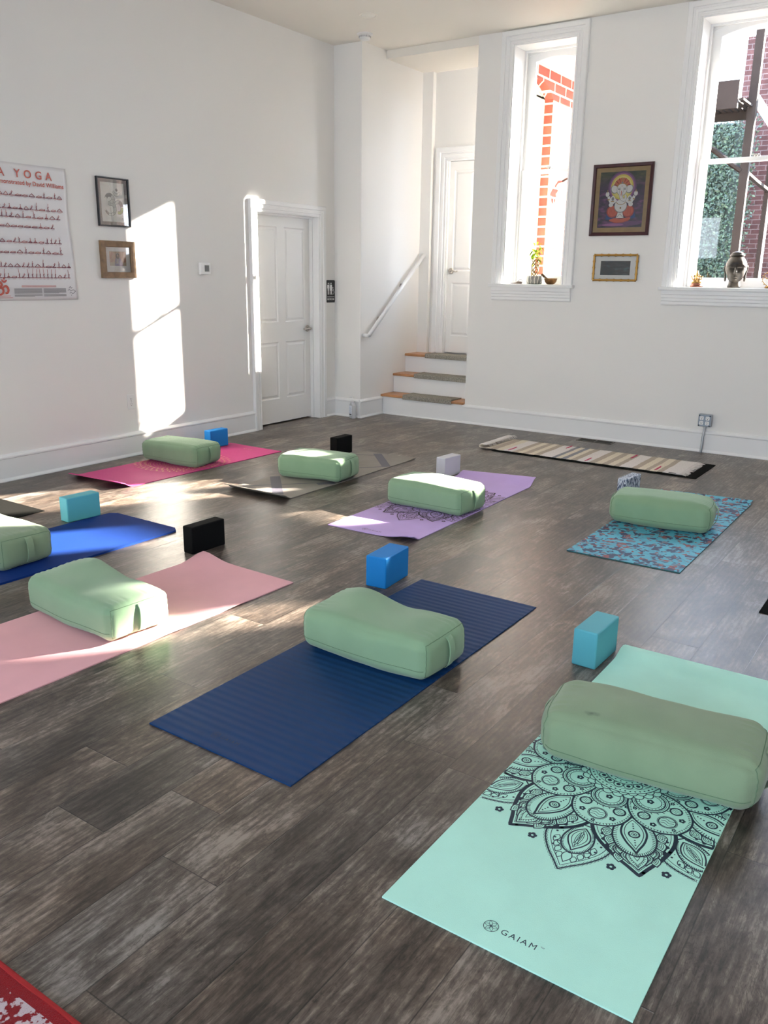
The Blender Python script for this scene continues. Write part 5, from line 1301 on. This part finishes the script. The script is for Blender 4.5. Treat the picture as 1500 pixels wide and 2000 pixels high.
# ------------------------------------------------------------------ ceiling fittings
Lt = MB(); Lt.lathe([(0.078, 0), (0.078, -0.004), (0.066, -0.007), (0.060, -0.002), (0.060, 0)], 0, 0, 36)
Lt = Lt.build('ceiling_light', M['ceiling'], loc=(0.86, 6.55, CZ), angle=30); tag(Lt, 'round flush recessed ceiling light', 'ceiling light')
MB().lathe([(0.059, -0.001), (0.059, -0.0035)], 0, 0, 30).build('lens', pbr('opal_lens', (0.86, 0.84, 0.78), 0.5), Lt)
SD = MB(); SD.lathe([(0.072, 0), (0.072, -0.010), (0.060, -0.014), (0.052, -0.016), (0.050, -0.040), (0.040, -0.052), (0.022, -0.056)], 0, 0, 32)
SD = SD.build('smoke_detector', M['white_plastic'], loc=(0.50, 7.00, CZ), angle=30); tag(SD, 'white round smoke detector on the ceiling above the alcove corner', 'smoke detector')
mb = MB()
for k in range(20):
    a = 2*math.pi*k/20; p = polar((0, 0), 0.0515, a); mb.box(p[0]-0.003, p[0]+0.003, p[1]-0.003, p[1]+0.003, -0.034, -0.020)
mb.build('vents', pbr('grey_grille', (0.35, 0.35, 0.36), 0.6), SD)
# ------------------------------------------------------------------ sanitizer bottle
clear = pbr('clear_plastic', (0.82, 0.85, 0.88), 0.15, trans=0.35)
BT = empty('pump_bottle', (0.295, 7.105, 0.0), (0, 0, R(-25))); tag(BT, 'clear pump bottle with a white label on the floor by the corner', 'bottle')
mb = MB(); prof = [(-0.036, 0.0), (0.036, 0.0), (0.036, 0.135), (0.030, 0.150), (0.012, 0.163), (0.012, 0.178), (-0.012, 0.178), (-0.012, 0.163), (-0.030, 0.150), (-0.036, 0.135)]
mb.prism(prof, 1, -0.022, 0.022); mb.build('bottle_body', clear, BT, bevel=0.007, seg=3)
boxes('label', pbr('white_label', (0.68, 0.72, 0.80), 0.5), [(-0.032, 0.026, -0.0236, -0.0228, 0.032, 0.135)], parent=BT)
ink = Ink(step=0.00002); ink.rect(-0.028, 0.018, 0.036, 0.048, 0)
for k in range(6): ink.rect(-0.024, 0.012-0.006*(k % 3), 0.060+k*0.011, 0.0625+k*0.011, 1)
ink.build('label_print', [M['black_plastic'], pbr('blue_grey_print', (0.25, 0.32, 0.45), 0.5)], BT, (0, -0.0238, 0), (R(90), 0, 0))
mb = MB(); mb.lathe([(0.014, 0.172), (0.014, 0.192), (0.006, 0.196), (0.005, 0.222)], 0, 0, 14); mb.lathe([(0.011, 0.222), (0.010, 0.232), (0.004, 0.236)], 0, 0, 14)
mb.tube([(0, 0, 0.228), (-0.015, -0.012, 0.229), (-0.026, -0.022, 0.222)], 0.0045, 8); mb.build('pump', M['white_plastic'], BT, smooth=True)
# ------------------------------------------------------------------ things on the left window sill
SZ = SILL+0.0125
# lucky bamboo
PL = empty('potted_bamboo', (2.018, 7.690, SZ)); tag(PL, 'lucky bamboo plant with woven stems in a grey ribbed pot on the left sill', 'potted plant')
def pot_mat():
    m, nt, b = newmat('grey_pot_with_cream_lines'); L = nt.links.new; tc = nt.nodes.new('ShaderNodeTexCoord'); sep = nt.nodes.new('ShaderNodeSeparateXYZ'); L(tc.outputs['Object'], sep.inputs[0])
    at = math_node(nt, 'ARCTAN2', sep.outputs['Y'], sep.outputs['X']); n = nt.nodes.new('ShaderNodeTexNoise'); n.inputs['Scale'].default_value = 22; L(tc.outputs['Object'], n.inputs['Vector'])
    t = math_node(nt, 'SINE', math_node(nt, 'ADD', math_node(nt, 'MULTIPLY', at, 13), math_node(nt, 'MULTIPLY', n.outputs[0], 7)))
    cr = ramp(nt, [(0.0, (0.20, 0.20, 0.185)), (0.72, (0.24, 0.24, 0.22)), (0.86, (0.62, 0.60, 0.52))]); L(t, cr.inputs[0]); L(cr.outputs[0], b.inputs['Base Color']); b.inputs['Roughness'].default_value = 0.6; return m
MB().lathe([(0.040, 0), (0.070, 0.002), (0.076, 0.020), (0.077, 0.045), (0.072, 0.074), (0.066, 0.076), (0.064, 0.060), (0.02, 0.058)], 0, 0, 36).build('pot', pot_mat(), PL, smooth=True)
MB().lathe([(0.062, 0.058), (0.060, 0.066), (0.01, 0.068)], 0, 0, 20).build('pebbles', pbr('pebbles', (0.35, 0.33, 0.30), 0.8, bump=1, bscale=120, var=0.3, vscale=90), PL)
bam = pbr('bamboo_stalk', (0.16, 0.11, 0.03), 0.5, var=0.2, vscale=40); leafm = pbr('bamboo_leaf', (0.22, 0.40, 0.03), 0.45)
leafm.node_tree.nodes['Principled BSDF'].inputs['Transmission Weight'].default_value = 0.0
def leaf_mat():
    m = bpy.data.materials.new('translucent_leaf'); m.use_nodes = True; nt = m.node_tree; nt.nodes.clear(); L = nt.links.new
    out = nt.nodes.new('ShaderNodeOutputMaterial'); mx = nt.nodes.new('ShaderNodeMixShader'); d = nt.nodes.new('ShaderNodeBsdfDiffuse'); t = nt.nodes.new('ShaderNodeBsdfTranslucent')
    d.inputs[0].default_value = (0.07, 0.13, 0.012, 1); t.inputs[0].default_value = (0.17, 0.26, 0.02, 1); mx.inputs[0].default_value = 0.4
    L(d.outputs[0], mx.inputs[1]); L(t.outputs[0], mx.inputs[2]); L(mx.outputs[0], out.inputs[0]); return m
leafm = leaf_mat()
for k in range(7):
    pts = [(0.032*math.cos(2*math.pi*k/7+sg*z*26), 0.032*math.sin(2*math.pi*k/7+sg*z*26), 0.060+z) for z in [i*0.008 for i in range(22)] for sg in ((1 if k % 2 else -1),)]
    MB().tube(pts, 0.0052, 6).build('stalk', bam, PL, smooth=True)
rnd = random.Random(12); mb = MB()
def leaf(mb, p, d, ln, w, droop=0.5):
    p, d = Vector(p), Vector(d).normalized(); side = d.cross(Vector((0, 0, 1))); side = side.normalized() if side.length > 1e-3 else Vector((1, 0, 0)); prev = None
    for i in range(7):
        t = i/6; c = p+d*ln*t+Vector((0, 0, -droop*ln*t*t)); ww = w*math.sin(math.pi*min(1, 0.12+t*0.88))**0.8
        a, b_ = mb.bm.verts.new(c-side*ww), mb.bm.verts.new(c+side*ww)
        if prev: mb.bm.faces.new((prev[0], a, b_, prev[1]))
        prev = (a, b_)
for k in range(58):
    a = rnd.uniform(0, 6.28); z = rnd.uniform(0.185, 0.36); q = max(0.0, 1-(z-0.185)/0.25)
    leaf(mb, (0.028*math.cos(a), 0.028*math.sin(a), z), (math.cos(a+rnd.uniform(-.5, .5))*(0.25+0.5*q), math.sin(a+rnd.uniform(-.5, .5))*(0.25+0.5*q), rnd.uniform(0.2, 1.0)), rnd.uniform(0.055, 0.10), rnd.uniform(0.006, 0.010), rnd.uniform(0.3, 1.3))
for d, z in (((-1, 0, 0.25), 0.27), ((1, 0.1, 0.35), 0.35), ((-0.7, -0.3, 0.3), 0.34), ((0.8, -0.2, -0.5), 0.25)):
    leaf(mb, (0, 0, z), d, 0.11, 0.008, 0.4)
mb.build('leaves', leafm, PL, smooth=True)
# singing bowl and its mallet
SB = MB().lathe([(0.024, 0), (0.036, 0.004), (0.052, 0.022), (0.061, 0.050), (0.062, 0.056), (0.058, 0.056), (0.050, 0.030), (0.030, 0.010), (0.002, 0.008)], 0, 0, 30).build('singing_bowl', pbr('aged_brass', (0.20, 0.105, 0.04), 0.38, metal=0.7, var=0.3, vscale=40), loc=(2.185, 7.690, SZ), smooth=True)
tag(SB, 'small dark brass singing bowl right of the bamboo pot', 'bowl')
ML = MB().tube([(0.015, 0.0, 0.0), (-0.030, 0.0, 0.030), (-0.055, 0.0, 0.0475)], [0.006, 0.008, 0.011], 12).tube([(-0.050, 0, 0.044), (-0.078, 0, 0.063)], 0.0125, 12).build('mallet', pbr('dark_leather', (0.09, 0.045, 0.02), 0.6), loc=(2.168, 7.690, SZ+0.028), smooth=True)
tag(ML, 'wooden mallet leaning out of the brass singing bowl', 'mallet')
# small folded bundle left of the pot
BN = empty('incense_bundle', (1.845, 7.680, SZ)); tag(BN, 'small dark bundle with a wire loop lying left of the bamboo pot', 'incense bundle')
dk = pbr('dark_brown_wrap', (0.06, 0.04, 0.03), 0.7)
mb = MB(); mb.tube([(-0.07, 0, 0.004), (-0.02, 0.004, 0.006), (0.045, 0.0, 0.010)], [0.003, 0.006, 0.010], 8); mb.blob((0.02, 0.0, 0.012), (0.034, 0.014, 0.012)); mb.build('bundle', dk, BN, smooth=True)
MB().tube([(0.0, 0, 0.018), (0.02, 0, 0.036), (0.042, 0, 0.040), (0.050, 0, 0.026), (0.040, 0, 0.012)], 0.0022, 6).build('loop', dk, BN, smooth=True)

# ------------------------------------------------------------------ things on the right window sill
stone = pbr('weathered_stone_bronze', (0.036, 0.029, 0.021), 0.45, spec=0.5, bump=0.4, bscale=160, var=0.3, vscale=18)
def buddha_head():
    root = empty('buddha_head', (3.838, 7.690, SZ), (0, 0, R(14))); tag(root, 'dark stone head sculpture with closed eyes on the right window sill', 'sculpture')
    mb = MB(); seg, rg = 96, 80; cz = 0.148; rows = []
    def g(x, z, cx, cz_, sx, sz): return math.exp(-((x-cx)/sx)**2-((z-cz_)/sz)**2)
    for i in range(rg+1):
        th = math.pi*i/rg; row = []
        for k in range(seg):
            ph = 2*math.pi*k/seg
            x = math.sin(th)*math.sin(ph); y = -math.sin(th)*math.cos(ph); z = math.cos(th)
            # egg: wide cranium, narrow chin
            t = (z+1)/2; w = 0.080*(0.84+0.20*min(1, t*1.5)**0.9); d = 0.088*(0.84+0.18*min(1, t*1.6))
            X, Y, Z = x*w, y*d, z*0.118
            if y < 0.2:                       # the face, looking to -y
                f = 1.35*min(1, max(0, (0.2-y)/0.7))
                fz = Z
                Y -= f*(0.018*g(X, fz, 0, -0.022, 0.011, 0.016)+0.012*g(X, fz, 0, -0.004, 0.007, 0.026)+0.006*g(X, fz, 0.011, -0.030, 0.007, 0.006)+0.006*g(X, fz, -0.011, -0.030, 0.007, 0.006))
                for sg in (-1, 1):
                    Y += f*0.009*g(X, fz, sg*0.028, 0.004, 0.018, 0.012)            # sockets
                    Y -= f*0.006*g(X, fz, sg*0.028, 0.000, 0.014, 0.0065)           # lids
                    Y += f*0.0035*g(X, fz, sg*0.028, -0.0045, 0.016, 0.0018)        # lid line
                    Y -= f*0.005*g(X, fz, sg*(0.028), 0.020-0.10*(abs(X)-0.028)**2*40, 0.022, 0.0040)   # brows
                    Y -= f*0.004*g(X, fz, sg*0.036, -0.030, 0.020, 0.020)
                Y -= f*(0.0060*g(X, fz, 0, -0.049, 0.017, 0.0045)+0.0060*g(X, fz, 0, -0.060, 0.013, 0.0050)+0.006*g(X, fz, 0, -0.082, 0.016, 0.012))
                Y += f*0.0042*g(X, fz, 0, -0.0545, 0.018, 0.0018); Y += f*0.003*g(X, fz, 0, -0.069, 0.014, 0.003); Y += f*0.002*g(X, fz, 0, -0.041, 0.004, 0.004)
            # hair cap edge
            hair = 0.0
            line = 0.052-0.010*math.cos(ph*2)*0+(-0.030 if y > -0.25 else 0.0)
            if Z > line-0.004*abs(x)*10: hair = 0.0035
            X *= 1+hair/0.08; Y *= 1+hair/0.08; Z += hair*0.5
            row.append(mb.bm.verts.new((X, Y, Z+cz)))
        rows.append(row)
    for i in range(rg):
        for k in range(seg): mb.bm.faces.new((rows[i][k], rows[i][(k+1) % seg], rows[i+1][(k+1) % seg], rows[i+1][k]))
    # neck
    mb.lathe([(0.052, 0.0), (0.053, 0.012), (0.046, 0.03), (0.044, 0.060), (0.040, 0.085)], 0, 0.010, 40)
    bmesh.ops.remove_doubles(mb.bm, verts=mb.bm.verts[:], dist=1e-6)
    mb.build('head', stone, root, smooth=True)
    # flat top knot of hair
    tk = MB(); tk.lathe([(0.040, 0.246), (0.056, 0.252), (0.060, 0.260), (0.056, 0.266), (0.050, 0.264), (0.051, 0.272), (0.040, 0.284), (0.020, 0.292), (0.002, 0.294)], 0, 0.004, 40)
    tk.build('top_knot', stone, root, smooth=True)
    for sg in (-1, 1):
        e = MB(); pts = smooth_curve([(sg*0.078, 0.006, 0.160), (sg*0.085, 0.012, 0.174), (sg*0.088, 0.018, 0.160), (sg*0.088, 0.014, 0.138), (sg*0.080, 0.008, 0.112), (sg*0.076, 0.004, 0.082), (sg*0.075, 0.004, 0.062)], 5)
        e.tube(pts, [0.0065+0.0025*math.sin(i*0.3) for i in range(len(pts))], 8); e.blob((sg*0.078, 0.01, 0.150), (0.008, 0.012, 0.030), 10, 8); e.blob((sg*0.075, 0.004, 0.064), (0.008, 0.008, 0.014), 10, 8)
        e.build('ear', stone, root, smooth=True)
buddha_head()
# little gilt elephant-headed figure
brass = pbr('gilt_brass', (0.36, 0.22, 0.08), 0.35, metal=0.85, var=0.3, vscale=60)
GF = empty('figurine', (3.530, 7.690, SZ), (0, 0, R(10))); tag(GF, 'tiny gilt seated deity figurine left of the dark head sculpture', 'figurine')
mb = MB(); mb.lathe([(0.046, 0), (0.052, 0.004), (0.050, 0.014), (0.040, 0.018), (0.046, 0.024), (0.040, 0.032)], 0, 0, 22)
mb.build('plinth', pbr('dark_copper', (0.15, 0.055, 0.035), 0.4, metal=0.7), GF, smooth=True)
mb = MB()
mb.blob((-0.018, -0.010, 0.038), (0.024, 0.016, 0.011)); mb.blob((0.018, -0.010, 0.038), (0.024, 0.016, 0.011)); mb.blob((0, 0, 0.056), (0.022, 0.018, 0.024)); mb.blob((0, -0.002, 0.090), (0.016, 0.015, 0.017))
for sg in (-1, 1):
    mb.blob((sg*0.020, 0.002, 0.090), (0.009, 0.003, 0.013)); mb.tube([(sg*0.016, 0, 0.070), (sg*0.034, -0.004, 0.062), (sg*0.042, -0.006, 0.082)], [0.006, 0.005, 0.004], 8)
    mb.blob((sg*0.043, -0.006, 0.087), 0.006); mb.tube([(sg*0.012, -0.004, 0.068), (sg*0.026, -0.014, 0.054), (sg*0.020, -0.022, 0.050)], [0.006, 0.005, 0.004], 8)
mb.tube([(0, -0.014, 0.090), (0.002, -0.022, 0.076), (0.008, -0.022, 0.064), (0.014, -0.022, 0.068)], [0.006, 0.005, 0.004, 0.003], 8)
mb.lathe([(0.014, 0.100), (0.015, 0.106), (0.008, 0.118), (0.005, 0.130), (0.001, 0.140)], 0, 0, 14)
mb.build('figure', brass, GF, smooth=True)
# ring statue cut by the right edge
NR = empty('figurine', (4.115, 7.690, SZ), (0, 0, R(10))); tag(NR, 'brass statue ringed by small flames, cut by the right edge', 'figurine')
mb = MB(); mb.lathe([(0.034, 0), (0.038, 0.006), (0.028, 0.018), (0.014, 0.024)], 0, 0, 18)
mb.tube([(0.055*math.cos(a), 0, 0.075+0.055*math.sin(a)) for a in [2*math.pi*k/32 for k in range(32)]], 0.0035, 6, closed=True)
for k in range(16):
    a = 2*math.pi*k/16; mb.tube([(0.056*math.cos(a), 0, 0.075+0.056*math.sin(a)), (0.068*math.cos(a), 0, 0.075+0.068*math.sin(a))], [0.004, 0.001], 6)
mb.tube([(0, 0, 0.02), (0.002, 0, 0.05), (0, 0, 0.07), (0.0, 0, 0.085)], [0.005, 0.008, 0.010, 0.007], 8); mb.blob((0, 0, 0.098), 0.010); mb.tube([(0, 0, 0.08), (0.030, -0.004, 0.092), (0.045, -0.004, 0.100)], 0.004, 6); mb.tube([(0, 0, 0.08), (-0.030, -0.004, 0.078), (-0.042, -0.004, 0.095)], 0.004, 6); mb.tube([(0, 0, 0.05), (0.025, -0.01, 0.062), (0.01, -0.012, 0.045)], 0.005, 6)
mb.build('figure', brass, NR, smooth=True)

# ------------------------------------------------------------------ outside
struct(boxes('ground', pbr('yard_ground', (0.22, 0.20, 0.18), 0.95, var=0.2), [(-25, 40, 8.05, 45, -0.9, -0.6)]))
# old brick building at the back of the yard
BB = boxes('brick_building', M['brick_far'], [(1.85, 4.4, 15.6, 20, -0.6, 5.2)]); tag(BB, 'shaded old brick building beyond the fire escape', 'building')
# pale building high on the left
wb = pbr('white_siding', (0.78, 0.75, 0.68), 0.7)
WB = empty('pale_building', (-3.15, 17.0, -0.6)); tag(WB, 'bright pale building rising behind the ivy', 'building')
boxes('wall', wb, [(0, 4.85, 0, 3, 0, 5.35)], parent=WB)
boxes('fascia', wb, [(-0.1, 4.95, -0.35, 0, 5.25, 5.5)], parent=WB)
# ivy hedge
def ivy():
    rnd = random.Random(6); mb = MB()
    x0, x1, y0, zt_ = -1.5, 2.32, 14.6, 3.95
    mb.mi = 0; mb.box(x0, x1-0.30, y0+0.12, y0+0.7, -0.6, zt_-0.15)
    for k in range(30000):
        x = rnd.uniform(x0, x1+0.06*math.sin(k)); z = rnd.uniform(0.3, zt_); 
        bump = (0.0 if x < x1-0.25 else (x-x1+0.25)*0.8)+0.10*noise.noise(Vector((x*1.8, z*1.8, 0)))
        p = Vector((x, y0+bump+rnd.uniform(-0.06, 0.12), z)); s_ = rnd.uniform(0.013, 0.029)
        n = Vector((rnd.uniform(-.8, .8), -1, rnd.uniform(-0.3, 1.0))).normalized(); a = n.orthogonal().normalized(); b_ = n.cross(a); q = rnd.uniform(0, 6.28)
        a, b_ = a*math.cos(q)+b_*math.sin(q), -a*math.sin(q)+b_*math.cos(q)
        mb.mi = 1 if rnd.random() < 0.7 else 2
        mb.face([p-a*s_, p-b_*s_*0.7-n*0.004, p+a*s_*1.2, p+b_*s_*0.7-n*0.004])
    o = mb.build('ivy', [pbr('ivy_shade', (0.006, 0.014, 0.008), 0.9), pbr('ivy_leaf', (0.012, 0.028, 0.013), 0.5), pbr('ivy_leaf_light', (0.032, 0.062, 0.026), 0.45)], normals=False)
    tag(o, 'dense dark green ivy covering the wall outside the right window', 'ivy', kind='stuff')
ivy()
# fire escape
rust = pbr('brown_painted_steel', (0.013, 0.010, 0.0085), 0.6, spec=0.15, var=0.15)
FE = empty('fire_escape', (2.80, 12.0, -0.6)); tag(FE, 'brown steel fire escape landing and posts outside the right window', 'fire escape')
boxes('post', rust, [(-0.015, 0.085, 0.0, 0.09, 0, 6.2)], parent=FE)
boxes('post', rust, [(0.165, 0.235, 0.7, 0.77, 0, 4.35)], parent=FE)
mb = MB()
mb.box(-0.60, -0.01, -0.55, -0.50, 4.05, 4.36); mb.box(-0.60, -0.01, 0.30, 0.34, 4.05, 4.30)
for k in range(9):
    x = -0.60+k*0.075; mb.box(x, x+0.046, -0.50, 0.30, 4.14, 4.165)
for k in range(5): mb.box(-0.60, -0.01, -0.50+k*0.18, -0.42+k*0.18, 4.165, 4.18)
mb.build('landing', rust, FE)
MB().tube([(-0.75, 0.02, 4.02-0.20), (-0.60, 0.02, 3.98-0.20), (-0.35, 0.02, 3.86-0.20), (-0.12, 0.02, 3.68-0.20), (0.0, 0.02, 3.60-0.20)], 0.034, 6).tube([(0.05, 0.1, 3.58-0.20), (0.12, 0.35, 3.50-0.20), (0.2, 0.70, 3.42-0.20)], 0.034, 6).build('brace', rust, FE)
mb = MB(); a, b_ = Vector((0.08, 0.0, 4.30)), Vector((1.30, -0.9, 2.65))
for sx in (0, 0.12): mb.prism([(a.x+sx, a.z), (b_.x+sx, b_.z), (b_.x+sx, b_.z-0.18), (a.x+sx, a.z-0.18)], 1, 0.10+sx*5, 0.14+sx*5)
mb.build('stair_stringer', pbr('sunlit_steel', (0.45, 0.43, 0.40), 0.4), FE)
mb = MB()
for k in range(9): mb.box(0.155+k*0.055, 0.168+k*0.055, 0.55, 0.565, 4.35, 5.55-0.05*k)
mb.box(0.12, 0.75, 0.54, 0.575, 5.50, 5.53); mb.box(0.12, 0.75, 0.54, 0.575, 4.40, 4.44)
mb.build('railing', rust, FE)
DP = MB().tube([(3.06, 12.6, -0.6), (3.06, 12.6, 3.35)], 0.016, 10).build('drain_pipe', pbr('white_pipe', (0.8, 0.8, 0.8), 0.3)); tag(DP, 'thin white pipe running up beside the old brick building', 'pipe')
# iron bracket lamp on the sunlit brick
LB = empty('wall_lamp', (1.67, 9.02, 2.46)); tag(LB, 'small dark iron bracket lamp on the sunlit brick outside', 'wall lamp')
irn = pbr('dark_iron', (0.02, 0.018, 0.018), 0.5)
MB().tube([(0.0, 0, 0), (0.08, 0, 0.03), (0.14, 0, 0.0)], 0.012, 8).build('bracket', irn, LB, smooth=True)
MB().lathe([(0.012, 0.02), (0.055, -0.04), (0.05, -0.05), (0.02, -0.055)], 0.14, 0, 14).lathe([(0.02, -0.05), (0.035, -0.10), (0.02, -0.14)], 0.14, 0, 12).build('lamp_head', irn, LB, smooth=True)
# unseen boards added to block part of the sun at the windows further right
BC = empty('sun_blocker', (6.75, 11.45, 2.95)); tag(BC, 'brown boards added out of view to block sun from the right windows', 'sun_blocker')
boxes('blocker_band', rust, [(0.0, 1.55, 0, 0.08, 0.36, 0.75), (1.55, 3.25, 0, 0.08, -0.10, 0.86)], parent=BC)
boxes('blocker_top', rust, [(1.90, 3.25, 0, 0.08, 1.28, 2.15)], parent=BC)
boxes('blocker_link', rust, [(3.17, 3.25, 0, 0.08, 0.86, 1.28)], parent=BC)
boxes('blocker_shelf', rust, [(0.0, 3.25, 0.08, 1.2, -0.10, 0.02)], parent=BC)
for x in (0.1, 2.8): boxes('post', rust, [(x, x+0.1, 0.5, 0.6, -3.55, -0.10)], parent=BC)  # legs under the added sun blocker
